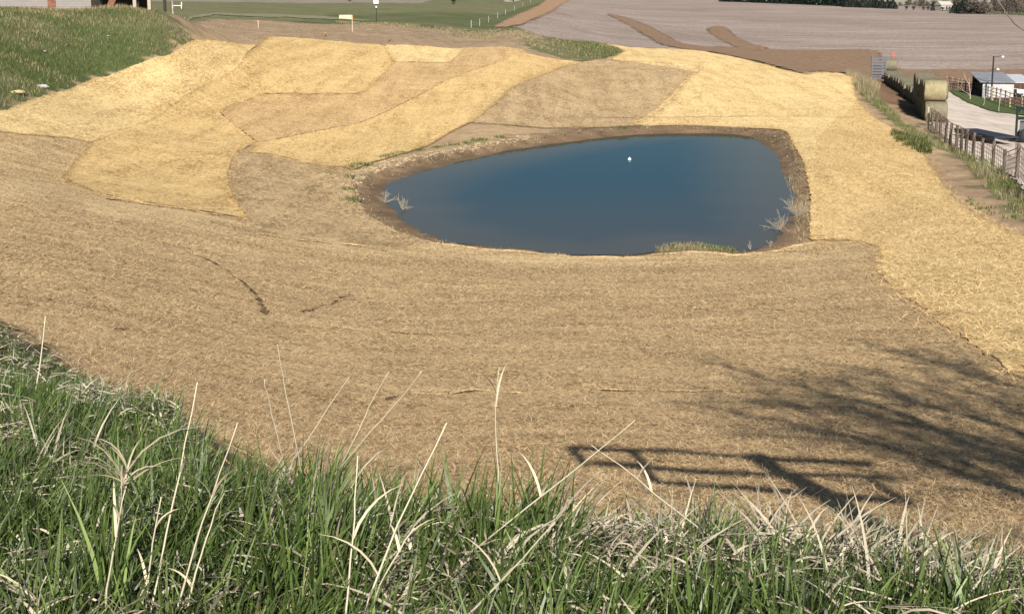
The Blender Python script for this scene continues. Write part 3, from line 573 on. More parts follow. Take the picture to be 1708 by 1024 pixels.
# shore plants
ring = scatter(wpoly([(570,350),(560,290),(640,255),(760,232),(820,222),(1000,214),(1310,216),(1345,280),(1352,400),(1240,430),(900,430),(650,395)], 0), 60, 40000)
sdr = sdf(ring[:, 0], ring[:, 1], pond_xy); rr = ring[(sdr > .5) & (sdr < 1.8) & (rng.random(len(ring)) < .45 * np.clip(.05 + .9 * wob(ring[:, 0], ring[:, 1], 1.5, 77), 0, 1))]
def tufts(name, centers, per, spread, L, Wd, dead, label=None):
    c_ = np.repeat(centers, per, 0) + rng.normal(0, spread, (len(centers) * per, 2)); N = len(c_); g, d = grass_cols(N, dead)
    return tag(blades(name, onH(c_), rng.uniform(*L, N), rng.uniform(*Wd, N), rng.uniform(0, 6.28, N), rng.uniform(0, .7, N), rng.uniform(.6, 1.8, N), g, M_veg, 3, .8), kind='stuff')
tufts('shore_grass', rr, 10, .12, (.04, .13), (.01, .025), .8)
gp = hit([x for x in (583,590,597,606,612,580,586,592,640,652,700,730,757,780,795,806,835,670,1040)], [y for y in (301,288,284,283,285,318,334,338,268,262,252,247,243,240,236,234,231,257,222)])[:, :2]
tufts('shore_grass', gp, 90, .19, (.08, .26), (.015, .035), .05)
c2 = ring[(sdr > .9) & (sdr < 1.9) & (ring[:, 0] < 1)][:700]; V = []; Fc = []; k = 0
for p_ in onH(c2):
    o8 = np.array([(1,0,0),(0,1,0),(-1,0,0),(0,-1,0),(0,0,.8),(0,0,-.6)]) * rng.uniform(.5, 1.4, (6, 1)) * rng.uniform(.03, .13) * (1, 1.4, .6)
    V.append(o8 + p_); Fc += [tuple(i + k for i in f) for f in [(0,1,4),(1,2,4),(2,3,4),(3,0,4),(1,0,5),(2,1,5),(3,2,5),(0,3,5)]]; k += 6
tag(link_mesh('straw_clods', np.vstack(V), Fc, noise_mat('pale_clod', (.30, .22, .13), (.52, .40, .24), 8)), kind='stuff')
gp2 = wpoly([(1090,412),(1150,404),(1200,408),(1235,416),(1230,422),(1150,418),(1095,422)], 0)
turf('shore_grass', gp2, 700, (.03, .14), (.01, .022), .5, 9000, 1.2, deadf=lambda q: np.where(np.sin(q[:, 0] * 2.1) > 0, .3, .8))
gp3 = wpoly([(1308,300),(1330,290),(1352,340),(1352,400),(1320,410),(1330,360)], 0)
turf('shore_grass', gp3, 110, (.06, .2), (.01, .02), .85, 6000, 1.)
# clods of earth round the shore
M_mud = noise_mat('clod', (.10, .065, .035), (.2, .135, .08), 8)
c_ = ring[(sdr > .35) & (sdr < 1.5)]; c_ = c_[:900]; V = []; Fc = []; k = 0
oct_ = np.array([(1,0,0),(0,1,0),(-1,0,0),(0,-1,0),(0,0,.8),(0,0,-.6)]); of = [(0,1,4),(1,2,4),(2,3,4),(3,0,4),(1,0,5),(2,1,5),(3,2,5),(0,3,5)]
for p_ in onH(c_):
    r_ = rng.uniform(.03, .11); a_ = rng.uniform(0, 3); m_ = np.array([[math.cos(a_), -math.sin(a_), 0], [math.sin(a_), math.cos(a_), 0], [0, 0, .6]])
    V.append((oct_ * rng.uniform(.6, 1.3, (6, 1)) * r_) @ m_.T + p_); Fc += [tuple(i + k for i in f) for f in of]; k += 6
tag(link_mesh('earth_clods', np.vstack(V), Fc, M_mud), kind='stuff')
# ------------------------------------------------------------------ things: small
M_white = flat_mat('white_paint', (.75, .74, .70)); M_black = flat_mat('black_paint', (.02, .02, .022), .5); M_steel = flat_mat('galvanised', (.42, .44, .46), .45, .5, .6)
M_wood = noise_mat('weathered_wood', (.065, .05, .04), (.19, .15, .12), 9, stretch=(1, 1, .2)); M_bark = noise_mat('bark', (.09, .07, .055), (.2, .165, .13), 14, stretch=(1, 1, .3))
M_rust = noise_mat('rusty_steel', (.05, .03, .022), (.13, .075, .05), 12); M_palewood = noise_mat('pale_wood', (.30, .25, .19), (.46, .40, .32), 10)
def g1(px, py, t0=2.8): return hit([px], [py], t0)[0]
# dry stalks in the foreground: (base px,py, base height below eye, tip px,py, tip distance factor)
stalks = [(55,672,75,527,'tall pale dry stalk standing alone at the far left edge'),(172,1040,212,805,'pale dry stalk with a drooping leaf cluster, left of the longest one'),
 (242,1030,268,828,'short straight dry stalk just left of the longest leaning stalk'),(248,1035,330,637,'longest pale dry stalk leaning right in the left foreground'),
 (292,1030,398,705,'dry stalk leaning right, one of the crossing pair beside the longest stalk'),(310,1030,372,822,'shorter dry stalk crossing the leaning one in the left foreground'),
 (489,712,463,574,'dry stalk leaning left against the straw right of the brown seam'),(461,722,440,632,'short dry stalk leaning left beside the taller left-leaning one'),
 (575,1030,597,760,'nearly upright pale stalk in the middle of the green grass'),(612,1030,690,880,'thick pale stalk leaning right at the bottom centre'),
 (600,1040,745,705,'long pale stalk leaning right over the grass at the bottom centre'),(525,715,583,628,'thin dry stalk leaning right at the grass edge left of centre'),
 (600,714,648,620,'thin dry stalk leaning right above the bleached bent leaves'),(620,718,704,618,'thin dry stalk with the farthest right lean over the straw'),
 (831,785,833,612,'single vertical dry stalk in front of the straw at the centre'),(778,1028,925,870,'dry stalk slanting right at the bottom, right of centre'),
 (880,845,1060,700,'long thin dry stalk slanting right below the rail shadow'),(160,690,222,618,'thin dry stalk slanting right over the left grass bank'),
 (60,1030,76,960,'short stub of a dry stalk in the bottom left corner'),(1100,830,985,742,'thin pale stalk slanting left across the rail shadow')]
for bx, by, tx, ty, lb in stalks:
    if by < 730 and bx < 400: b_ = g1(bx, by, 2.6)
    else:
        b_ = onplane(bx, min(by, 900) if by < 900 else by, -1.55 if by > 900 else -1.45)
    dy_ = b_[1]; up_ = (by - ty) / F * 1.0
    dp = b_ @ np.array([0, cp, -sp]); tip_ = ray(tx, ty) * (dp * 1.0 - .12)
    base_ = np.array(b_); dn_ = (b_ - tip_) / np.linalg.norm(b_ - tip_)
    for _ in range(60):
        if base_[2] <= float(H(base_[:1], base_[1:2])[0]): break
        base_ = base_ + dn_ * .03
    o = empty('dry_stalk', base_, 0, lb, 'dry stalk', 'dry stalks standing in the foreground grass')
    bow = rng.uniform(-.012, .012); n_ = 9; pts = [b_ * (1 - t) + tip_ * t + np.array([rng.normal(0, .0012), rng.normal(0, .0012), 0]) + np.array([bow * math.sin(t * 3.14), 0, 0]) for t in np.linspace(0, 1, n_)]
    pts = [base_] + pts if np.linalg.norm(base_ - b_) > .02 else pts
    pts = np.array(pts) - base_; th = .0036 if by > 900 else .0024
    if bx == 55: th = .006
    MB().tube(pts, np.linspace(th, th * .45, len(pts)), 5).build('stem', M_dry, o, True, col=np.array((.70, .63, .47)) * rng.uniform(.75, 1.08))
    if by > 730:
        k_ = rng.integers(2, len(pts) - 2, 2)
        for kk in k_:
            v_, f_, c_ = blades('', pts[kk:kk+1], rng.uniform(.08, .2, 1), .009, rng.uniform(0, 6, 1), .5, 1.6, np.full((1, 3), .5) * np.array([1.3, 1.1, .8]), None, 5, .5, ret=True)
            link_mesh('leaf', v_, f_, M_dry, o, col=c_)
    if bx == 172:
        v_, f_, c_ = blades('', pts[-1:] + rng.normal(0, .012, (20, 3)), rng.uniform(.07, .34, 20), rng.uniform(.003, .008, 20), np.concatenate([rng.normal(3.0, .7, 12), rng.normal(.1, .9, 8)]), rng.uniform(.1, 1.3, 20), rng.uniform(1.6, 2.7, 20), np.array([.60, .51, .37]) * rng.uniform(.45, 1.1, (20, 1)), None, 6, .5, ret=True)
        link_mesh('leaf_cluster', v_, f_, M_dry, o, col=c_)
# dead bushes at the pond
def dead_bush(px, py, n_, L, label, lean=0, z=None, name='dead_bush'):
    p_ = g1(px, py, 10) if z is None else onplane(px, py, z); o = MB(); 
    for k_ in range(n_):
        az_ = rng.uniform(0, 6.28); t_ = rng.uniform(.15, 1.15); l_ = L * rng.uniform(.5, 1.1); d0 = np.array([math.sin(t_) * math.cos(az_) + lean, math.sin(t_) * math.sin(az_), math.cos(t_)])
        pts = [np.zeros(3)]
        for _ in range(4): d0 = d0 + rng.normal(0, .22, 3); d0 /= np.linalg.norm(d0); pts.append(pts[-1] + d0 * l_ / 4)
        o.tube(pts, np.linspace(.007, .003, 5), 4)
        for _ in range(5):
            j = rng.integers(1, 4); e = d0 + rng.normal(0, .6, 3); o.tube([pts[j], pts[j] + e * l_ * .25], [.005, .003], 4)
    b_ = o.build(name, M_dry, None, False, col=(.43, .36, .27)); b_.location = tuple(p_); tag(b_, label, 'bush', 'dead twigs round the pond'); return b_
dead_bush(1326,362,30,.75,'larger tangle of bare pale twigs on the right shore of the pond')
dead_bush(1303,386,16,.75,'spiky pale twigs standing in the water at the lower right shore', -.1)
dead_bush(642,338,14,.5,'small heap of bare twigs at the left tip of the pond')
dead_bush(672,350,12,.6,'low sunken twigs poking from the water near the left end', 0, WATER)
dead_bush(1284,411,4,.3,'few short stems standing in the water by the near right shore', 0, WATER)
dead_bush(1252,416,3,.3,'two pale stems at the near shore right of the green strip', 0, WATER)
dead_bush(906,250-22+10,1,.2,'single twig lying at the far shore', 0) if False else None
# white float
p_ = onplane(1050, 267, WATER); o = empty('float', p_, 0, 'small white float bobbing alone on the pond', 'float')
MB().lathe([(.02, -.05), (.06, -.03), (.09, .02), (.075, .07), (.035, .10), (.02, .11)], 14).build('ball', M_white, o, True)
MB().tube([(0, 0, .10), (0, 0, .15)], .01, 6).build('neck', M_white, o)
# litter on the left hill
M_scrap = flat_mat('scrap', (.42, .43, .42), .7, .2, 0, .3)
for x_, y_, r_, m_, lb, nm in ((72,148,.20,M_scrap,'crumpled white plastic sheet lying low on the green hill','plastic_sheet'),(31,158,.22,noise_mat('sandstone', (.4,.3,.17), (.55,.43,.26), 6),'flat tan rock at the foot of the green hill','rock'),
                           (75,89,.06,M_scrap,'tiny white scrap in the middle of the green hill','scrap'),(181,63,.06,M_scrap,'tiny white scrap high on the green hill','scrap')):
    p_ = g1(x_, y_, 15); m = MB(); nlat, nlon = 5, 10; V = []
    for i in range(nlat + 1):
        for j in range(nlon):
            a_ = math.pi * i / nlat; b_ = 2 * math.pi * j / nlon; rr_ = r_ * rng.uniform(.75, 1.2); V.append((rr_ * math.sin(a_) * math.cos(b_) * 1.5, rr_ * math.sin(a_) * math.sin(b_), rr_ * .45 * math.cos(a_) + .05))
    m.add(V, [(i * nlon + j, (i + 1) * nlon + j, (i + 1) * nlon + (j + 1) % nlon, i * nlon + (j + 1) % nlon) for i in range(nlat) for j in range(nlon)])
    o = m.build(nm, m_); o.location = (p_[0], p_[1], p_[2] + .06); tag(o, lb, 'litter' if nm != 'rock' else 'rock')
# ------------------------------------------------------------------ hay bales
s = NT('hay'); tc = s.n('ShaderNodeTexCoord').outputs['Object']; n1 = s.noise(s.mapping(tc, (26, 3, 3)), 1, 4, .7); n2 = s.noise(tc, 2.2, 4, .6); n3 = s.noise(tc, 40, 3, .7)
oi = s.n('ShaderNodeObjectInfo').outputs['Random']
k = s.math('ADD', s.math('MULTIPLY', n1, .5), s.math('ADD', s.math('MULTIPLY', n2, .35), s.math('MULTIPLY', n3, .15)))
hc = s.ramp(k, [(.32, (.13, .105, .055)), (.5, (.29, .245, .135)), (.68, (.46, .40, .24))])
hc = s.mix(s.math('MULTIPLY', oi, .25), hc, (.22, .20, .14))
M_hay = s.pr(hc, .95, s.bump(n3, .6, .03), .1)
M_hayend_shade = noise_mat('hay_end_shade', (.045, .038, .022), (.11, .09, .05), 3)  # shade on the bale ends is put into this dark colour
def bale_mesh():
    m = MB(); prof = [(.05, -.74), (.55, -.76), (.69, -.73), (.745, -.66), (.76, -.3), (.755, 0), (.76, .3), (.745, .66), (.69, .73), (.55, .76), (.05, .74)]
    m.lathe(prof, 26, 'x'); o = m.build('hay_bale', M_hay, None, True); o.data.materials.append(M_hayend_shade)
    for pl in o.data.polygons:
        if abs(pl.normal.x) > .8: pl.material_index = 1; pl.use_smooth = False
    co = np.array([v.co for v in o.data.vertices]); co += rng.normal(0, .008, co.shape); sag = np.clip(-co[:, 2] - .55, 0, 1); co[:, 2] += sag * .45; o.data.vertices.foreach_set('co', co.astype(np.float32).ravel())
    # net wrap bands
    return o
b0 = bale_mesh(); first = [True]; me_new = b0.data; me_old = b0.data.copy(); M_hayold = M_hay.copy(); M_hayold.name = 'old_hay'
for nd in M_hayold.node_tree.nodes:
    if nd.type == 'VALTORGB':
        for e_, c_ in zip(nd.color_ramp.elements, ((.07,.063,.042),(.165,.148,.10),(.28,.25,.175))): e_.color = (*c_, 1)
me_old.materials[0] = M_hayold
BD = np.array([.207, .978]); BP = g1(1561, 205, 10)[:2]; BROT = math.atan2(BD[1], BD[0]) - math.pi / 2
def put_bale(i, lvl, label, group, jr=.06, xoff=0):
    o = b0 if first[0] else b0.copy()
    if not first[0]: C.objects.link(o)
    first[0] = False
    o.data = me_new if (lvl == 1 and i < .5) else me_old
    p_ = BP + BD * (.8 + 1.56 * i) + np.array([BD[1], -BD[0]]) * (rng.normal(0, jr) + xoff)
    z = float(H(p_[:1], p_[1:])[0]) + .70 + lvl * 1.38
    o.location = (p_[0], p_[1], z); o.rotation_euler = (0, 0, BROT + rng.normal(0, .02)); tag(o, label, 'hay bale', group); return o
put_bale(0, 0, 'nearest lower round hay bale, grey and weathered behind the pipe fence', 'round hay bales in the two high stack')
put_bale(.05, 1, 'nearest upper round hay bale, yellowish, on top of the grey one at the front', 'round hay bales in the two high stack', .02, -.12)
for i in range(1, 10):
    put_bale(i, 0, 'lower round hay bale inside the two high stack, end in shadow', 'lower hay bales of the two high stack')
    put_bale(i, 1, 'upper round hay bale of the two high stack behind the front one', 'upper hay bales of the two high stack', .08)
for i in range(11, 52): put_bale(i, 0, 'round hay bale in the single row beyond the two high stack', 'hay bales in the single far row', .12)
put_bale(53, .0, 'lower round hay bale at the far end of the row', 'far end hay bales'); put_bale(52.9, 1, 'lone upper hay bale at the far end beside the grey slatted crate', 'far end bales', .02)
# grey slatted trailer box at the far end
p_ = g1(1477, 147, 60); p_ = BP + BD * 82 - np.array([BD[1], -BD[0]]) * 1.45; z = float(H(p_[:1], p_[1:])[0]); o = empty('stock_crate', (p_[0], p_[1], z), BROT, 'grey slatted metal stock crate standing at the far end of the hay bales', 'crate')
M_grey = flat_mat('grey_metal', (.11, .12, .145), .5, .5, .3)
MB().box(-.8, .8, -.8, .8, .25, .45).build('floor', M_grey, o)
for sx in (-.8, .8):
    for sy in (-.8, .8): MB().box(sx - .06, sx + .06, sy - .06, sy + .06, 0, 3.0).build('post', M_grey, o)
for k_ in range(7):
    z_ = .55 + k_ * .34; MB().box(-.74, .74, -.84, -.80, z_, z_ + .17).build('slat', M_grey, o); MB().box(-.74, .74, .8, .84, z_, z_ + .17).build('slat', M_grey, o)
MB().box(-.9, -.87, -.85, .85, .5, 2.9).build('side_panel', M_grey, o)
p_ = BP + BD * 84; z = float(H(p_[:1], p_[1:])[0]) + 2.95; o = empty('red_flag', (p_[0], p_[1], z - 2.9), 0, 'small red marker flag standing above the far hay bales', 'flag')
MB().tube([(0, 0, 0), (0, 0, 3.5)], .03, 5).build('pole', M_rust, o); MB().box(0, .45, -.02, .02, 3.15, 3.5).build('cloth', flat_mat('red', (.6, .08, .06)), o)
# ------------------------------------------------------------------ pipe fence with wooden posts beside the road
fx = [(1547,216),(1554,219),(1561,224),(1568,232),(1577,240),(1585,246),(1595,250),(1603,256),(1611,261),(1623,268),(1638,276),(1655,287),(1674,301),(1695,315),(1722,333),(1752,352),(1790,376)]
fb = hit([a_ for a_, _ in fx], [b_ for _, b_ in fx], 15); f0 = fb[0]
o = empty('roadside_fence', fb[8], 0, 'fence of wire panels on thick brown timber posts between the gravel drive and the bank', 'fence')
for i, b_ in enumerate(fb):
    q_ = b_ - fb[8]; z = float(H(b_[:1], b_[1:2])[0]) - fb[8][2]; hh = 1.42 + rng.normal(0, .05); r_ = .085 if i else .10; m = MB()
    m.tube([(q_[0], q_[1], z - .15), (q_[0] + rng.normal(0, .01), q_[1], z + hh * .5), (q_[0] + rng.normal(0, .02), q_[1], z + hh)], [r_ * 1.08, r_, r_ * .93], 8)
    pm = m.build('post', M_wood if i else M_palewood, o, False)
wire = MB()
for k_ in range(7):
    hz = .12 + k_ * .2; pts = np.array([(b_[0] - fb[8][0], b_[1] - fb[8][1], float(H(b_[:1], b_[1:2])[0]) - fb[8][2] + hz) for b_ in fb]) + np.array([.06, -.09, 0]); wire.tube(pts, .012 if k_ < 6 else .022, 4)
for i in range(len(fb) - 1):
    L_ = np.linalg.norm(fb[i+1] - fb[i]); m_ = int(L_ / .5)
    for k_ in range(1, m_):
        t_ = k_ / m_; b_ = fb[i] * (1 - t_) + fb[i+1] * t_ ; z = float(H(b_[:1], b_[1:2])[0]) - fb[8][2]; q_ = b_ - fb[8]; wire.tube([(q_[0] + .06, q_[1] - .09, z + .1), (q_[0] + .06, q_[1] - .09, z + 1.34)], .01, 4)
wire.build('wire_panel', M_rust, o)
# far pen fence
gx_ = [(1578,148),(1583,149),(1588,150),(1593,151),(1598,152),(1604,153),(1610,154),(1626,158),(1633,161),(1640,163),(1647,166),(1654,169),(1661,171),(1668,174),(1676,177),(1684,180),(1693,183),(1703,187),(1714,190),(1730,195)]
gb = hit([a_ for a_, _ in gx_], [b_ for _, b_ in gx_], 40); o = empty('pen_fence', gb[8], 0, 'rail fence of the cattle pen behind the lawn, pale and brown posts', 'fence')
for i, b_ in enumerate(gb):
    q_ = b_ - gb[8]; r_ = .08 if i != 11 else .17; MB().tube([(q_[0], q_[1], q_[2] - .2), (q_[0], q_[1], q_[2] + 1.6)], r_, 6).build('post', M_palewood if i in (0, 2, 4, 5, 9, 11, 15, 17) else M_wood, o)
m = MB()
for hz in (.35, .7, 1.05, 1.45): m.tube(gb - gb[8] + np.array([0, -.1, hz]), .035, 4)
m.build('rail', M_rust, o)
# barn
pB = g1(1638, 163, 60); o = empty('pole_barn', pB, BROT * .75, 'small open ended metal barn with white front wall and grey roof behind the pen fence', 'barn')
sc_ = pB[1] / F
W_, D_, Hh = 45 * sc_ * 1.1, 9.0, 25 * sc_
s = NT('white_siding'); wv = s.n('ShaderNodeTexWave'); wv.wave_type = 'BANDS'; s.set(wv.inputs[0], s.n('ShaderNodeTexCoord').outputs['Object']); wv.inputs['Scale'].default_value = 1.6; n1 = s.noise(s.mapping(s.pos, (2, 2, .5)), 1.5, 4, .6)
M_siding = s.pr(s.mix(n1, (.34, .33, .33), (.56, .55, .55)), .6, s.bump(wv.outputs[0], .6, .05), .3)
M_roof = noise_mat('grey_roof', (.19, .20, .215), (.27, .28, .30), 1, bump=.1, rough=.5); M_roof2 = noise_mat('pale_roof', (.42, .43, .45), (.55, .56, .58), 1, bump=.1, rough=.5); M_dark = noise_mat('dark_interior_shade', (.03, .025, .02), (.06, .05, .045), 2)
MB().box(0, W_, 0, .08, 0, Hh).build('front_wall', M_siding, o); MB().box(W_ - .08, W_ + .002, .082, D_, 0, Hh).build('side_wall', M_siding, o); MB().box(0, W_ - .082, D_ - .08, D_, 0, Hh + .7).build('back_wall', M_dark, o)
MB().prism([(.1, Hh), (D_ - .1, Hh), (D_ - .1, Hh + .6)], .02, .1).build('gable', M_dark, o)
for y_ in (.15, D_ / 2): MB().box(-.02, .12, y_ - .07, y_ + .07, 0, Hh).build('post', M_wood, o)
MB().prism([(-.35, Hh - .02), (D_ + .2, Hh + .78), (D_ + .2, Hh + .86), (-.35, Hh + .06)], -.4, W_ + .1).build('roof', M_roof, o)
MB().prism([(-.1, Hh - .05), (D_ + .2, Hh + .55), (D_ + .2, Hh + .61), (-.1, Hh + .02)], W_ + .12, W_ + 2.4).build('lean_to_roof', M_roof2, o)
for y_ in (.3, D_ - .3): MB().box(W_ + 2.2, W_ + 2.3, y_ - .06, y_ + .06, 0, Hh).build('post', M_wood, o)
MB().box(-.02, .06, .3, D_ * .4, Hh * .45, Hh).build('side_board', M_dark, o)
# yard light
pL = g1(1653, 166, 40); sc_ = pL[1] / F; hh = 70 * sc_
o = empty('yard_light', pL, 0, 'tall black yard light pole in front of the barn', 'light pole')
MB().tube([(0, 0, -.3), (0, 0, hh)], [.13, .09], 8).build('pole', M_black, o)
for z_, L_ in ((hh - .05, 1.1), (hh * .7, .6)):
    a_ = MB().tube([(-.15, 0, z_), (L_, 0, z_ + .08)], .035, 6).build('arm', M_black, o); MB().lathe([(.04, .12), (.16, .05), (.2, -.06), (.14, -.12)], 10, 'z', (L_, 0, z_)).build('lamp_head', M_white, a_, True)
# feed bunks
for i, (x_, y_) in enumerate(((1689,157),(1696,158),(1703,159),(1711,160))):
    p_ = g1(x_, y_, 60); w2 = .26 * 1; m = MB(); L_ = .42
    m.prism([(-.35, 0), (.35, 0), (.5, .62), (.38, .62), (.27, .12), (-.27, .12), (-.38, .62), (-.5, .62)], -L_, L_)
    q_ = m.build('feed_bunk', M_white if i == 0 else M_white); q_.location = tuple(p_); q_.scale = (1, 1, 1.1); tag(q_, 'white concrete feed bunk in the row beyond the barn', 'trough', 'white feed bunks in a row')
# dark green machine at the right edge
p_ = g1(1701, 238, 30); o = empty('farm_machine', p_, R(-18), 'dark green farm implement with open frame parked at the right edge on the gravel', 'farm machine'); M_grn = flat_mat('dark_green_paint', (.008, .022, .014), .6, .2); M_hyd = flat_mat('grey_cast', (.10, .11, .115), .5)
MB().box(-.3, 2.6, -.5, 1.3, .35, .55).build('chassis', M_grn, o)
for x_ in (-.25, 2.5):
    for y_ in (-.45, 1.2): MB().box(x_ - .06, x_ + .06, y_ - .06, y_ + .06, .55, 1.95).build('post', M_grn, o)
MB().box(-.35, 2.65, -.55, 1.35, 1.95, 2.07).build('top_frame', M_grn, o); MB().box(-.05, 2.3, -.2, 1.0, .55, 1.25).build('engine_box', M_hyd, o); MB().box(-.28, 2.5, -.48, -.44, 1.4, 1.6).build('side_panel', M_grn, o)
MB().box(-.28, -.24, -.4, 1.1, .9, 1.75).build('end_panel', M_black, o)
for x_ in (.3, 2.0):
    for y_ in (-.62, 1.42): wh = MB().lathe([(.12, -.12), (.40, -.12), (.44, -.06), (.44, .06), (.40, .12), (.12, .12)], 20, 'x'); w_ = wh.build('wheel', M_black, o, True); w_.rotation_euler = (0, 0, math.pi / 2); w_.location = (x_, y_, .44)
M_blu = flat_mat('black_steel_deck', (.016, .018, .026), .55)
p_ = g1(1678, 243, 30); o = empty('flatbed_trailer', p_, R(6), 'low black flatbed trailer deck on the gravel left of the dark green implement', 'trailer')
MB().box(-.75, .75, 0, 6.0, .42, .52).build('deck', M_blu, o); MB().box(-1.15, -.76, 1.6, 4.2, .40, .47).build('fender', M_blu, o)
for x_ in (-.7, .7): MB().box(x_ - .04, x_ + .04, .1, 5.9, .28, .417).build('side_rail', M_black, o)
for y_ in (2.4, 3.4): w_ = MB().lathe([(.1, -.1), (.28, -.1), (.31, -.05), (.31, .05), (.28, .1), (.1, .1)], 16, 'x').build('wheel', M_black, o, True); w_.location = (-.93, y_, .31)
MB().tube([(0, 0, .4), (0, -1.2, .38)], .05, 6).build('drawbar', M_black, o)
# young trees in the lawn
def bare_tree(name, H_, seed, mat, colr=None, spread=.5, lv=3, r0=.05, nb=5, upb=.35):
    r = np.random.default_rng(seed); tr, br = MB(), MB()
    def grow(p, d, L_, r_, lvl):
        pts = [p]
        for _ in range(4): d = d + r.normal(0, .1, 3) + np.array([0, 0, upb * .15]); d /= np.linalg.norm(d); pts.append(pts[-1] + d * L_ / 4)
        (tr if lvl == 0 else br).tube(pts, np.linspace(r_, r_ * .45, 5), 5 if lvl < 2 else 3)
        if lvl < lv:
            for k_ in range(nb):
                j = r.integers(1, 5); e = d + r.normal(0, spread, 3) + np.array([0, 0, upb]); e /= np.linalg.norm(e); grow(pts[j], e, L_ * r.uniform(.4, .65), r_ * .5, lvl + 1)
    grow(np.zeros(3), np.array([0, 0, 1.]), H_ * .6, r0, 0)
    return tr, br
M_sap = noise_mat('pale_bark', (.38, .34, .3), (.55, .5, .45), 8); M_redtw = noise_mat('red_twigs', (.26, .12, .10), (.4, .2, .17), 8)
for x_, y_, h_, mt, sd_, lb in ((1618,166,2.6,M_sap,1,'largest bare sapling with pale trunk standing in the lawn in front of the barn door'),(1583,152,3.4,M_redtw,2,'reddish bare sapling at the far left corner of the lawn'),
                       (1640,177,1.6,M_sap,3,'small bare sapling in the lawn left of the yard light'),(1666,187,2.3,M_sap,4,'thin pale bare sapling nearest the gravel drive')):
    p_ = g1(x_, y_, 30); o = empty('sapling', p_, 0, lb, 'sapling', 'young bare trees in the lawn'); tr, br = bare_tree('sapling', h_, sd_, mt, lv=2, r0=.055 if sd_ == 1 else .03, nb=4)
    tr.build('trunk', mt, o); br.build('branches', mt, o)
# ------------------------------------------------------------------ far trees
def crown_pts(kind, n_, r):
    u = r.normal(0, 1, (n_, 3)); u /= np.linalg.norm(u, axis=1)[:, None]
    if kind == 'conifer':
        z = r.random(n_) ** 1.1; rad = (1 - z) ** .7 * .34 * r.uniform(.5, 1.05, n_); a_ = r.uniform(0, 6.28, n_); return np.column_stack([rad * np.cos(a_), rad * np.sin(a_), .01 + .98 * z])
    cs_ = np.column_stack([r.normal(0, .17, 9), r.normal(0, .17, 9), r.uniform(.2, .85, 9)]); k_ = r.integers(0, 9, n_); return cs_[k_] + u * r.uniform(.06, .2, (n_, 1)) * np.array([1.1, 1.1, .85])
def tree_proto(kind, seed, colr, n_=900, leaf=.035, name='tree'):
    r = np.random.default_rng(seed); p_ = crown_pts(kind, n_, r); q = r.normal(0, 1, (n_, 2, 3)); q /= np.linalg.norm(q, axis=2)[..., None]; q *= leaf * r.uniform(.6, 1.5, (n_, 1, 1))
    V = np.stack([p_ - q[:, 0], p_ - q[:, 1] * .6, p_ + q[:, 0], p_ + q[:, 1] * .6], 1).reshape(-1, 3); Fc = np.arange(n_ * 4).reshape(-1, 4)
    cl_ = np.repeat(np.asarray(colr) * r.uniform(.55, 1.4, (n_, 1)), 4, 0)
    o = empty(name, (0, 0, 0)); m = MB(); m.tube([(0, 0, -.04), (.01, 0, .3), (0, .01, .75)], [.03, .022, .006], 6)
    for k_ in range(6): a_ = r.uniform(0, 6.28); z_ = r.uniform(.25, .6); m.tube([(0, 0, z_), (.12 * math.cos(a_), .12 * math.sin(a_), z_ + .1), (.22 * math.cos(a_), .22 * math.sin(a_), z_ + .22)], [.012, .008, .003], 4)
    m.build('trunk', M_bark, o); link_mesh('crown', V, Fc, M_veg, o, col=cl_); return o
protos = {'ever': [tree_proto('conifer', 1, (.020, .034, .024), 1500, name='evergreen_tree'), tree_proto('conifer', 2, (.026, .036, .026), 1300, name='evergreen_tree')],
          'bare': [tree_proto('round', 3, (.17, .13, .105), 700, .03, name='bare_tree'), tree_proto('round', 4, (.12, .10, .08), 900, .03, name='bare_tree')],
          'green': [tree_proto('round', 5, (.055, .062, .04), 900, name='bushy_tree')]}
usedp = set()
def plant(kind, X, Y, h_, label, group, wide=1.0):
    pr = protos[kind][rng.integers(len(protos[kind]))]
    if pr.name in usedp: o = copy_tree(pr)
    else: o = pr; usedp.add(pr.name)
    cat = 'tree'; o.location = (X, Y, float(H(np.array([X]), np.array([Y]))[0]) - .1); o.rotation_euler = (0, 0, rng.uniform(0, 6.28)); o.scale = (h_ * wide, h_ * wide, h_); tag(o, label, cat, group); return o
def pxX(px, Y, zdrop=0): return (px - CX) / F * (Y * cp + zdrop * sp)
for px in np.arange(1212, 1412, 4.5):
    Y = (402 - (px - 1212) * .18 + rng.uniform(-4, 8)) * KY; plant('ever', pxX(px + rng.uniform(-2, 2), Y), Y, rng.uniform(11, 15), 'dark evergreen in the tall dense windbreak along the top of the field', 'windbreak evergreens on the skyline', 1.15)
for px in np.arange(1408, 1498, 4.5):
    Y = (345 + rng.uniform(-4, 8)) * KY; plant('ever', pxX(px, Y), Y, rng.uniform(3.2, 5.2), 'lower dark evergreen right of the tall windbreak', 'low evergreens right of the windbreak', 1.3)
for px in np.arange(1500, 1600, 8.0):
    Y = (430 + rng.uniform(-10, 30)) * KY; plant('bare', pxX(px + rng.uniform(-3, 3), Y), Y, rng.uniform(3.5, 6), 'bare brown tree on the far rise behind the field', 'bare trees on the far rise', 1.5)
for px in (1513, 1524, 1541, 1548, 1556, 1572, 1586): 
    Y = 330 * KY; plant('green' if px != 1556 else 'ever', pxX(px, Y), Y, 2.0 if px != 1556 else 4, 'low dark shrub dotted along the far field edge' if px != 1556 else 'small pointed evergreen standing alone at the far field edge', 'shrubs along the far field edge' if px != 1556 else None, 1.5 if px != 1556 else .9)
for px in np.arange(1592, 1640, 6.5):
    Y = (292 + rng.uniform(-4, 4)) * KY; plant('ever', pxX(px, Y), Y, rng.uniform(3.8, 4.8), 'dark green bush in the clump at the right field edge', 'dark bushes at the right field edge', 1.5)
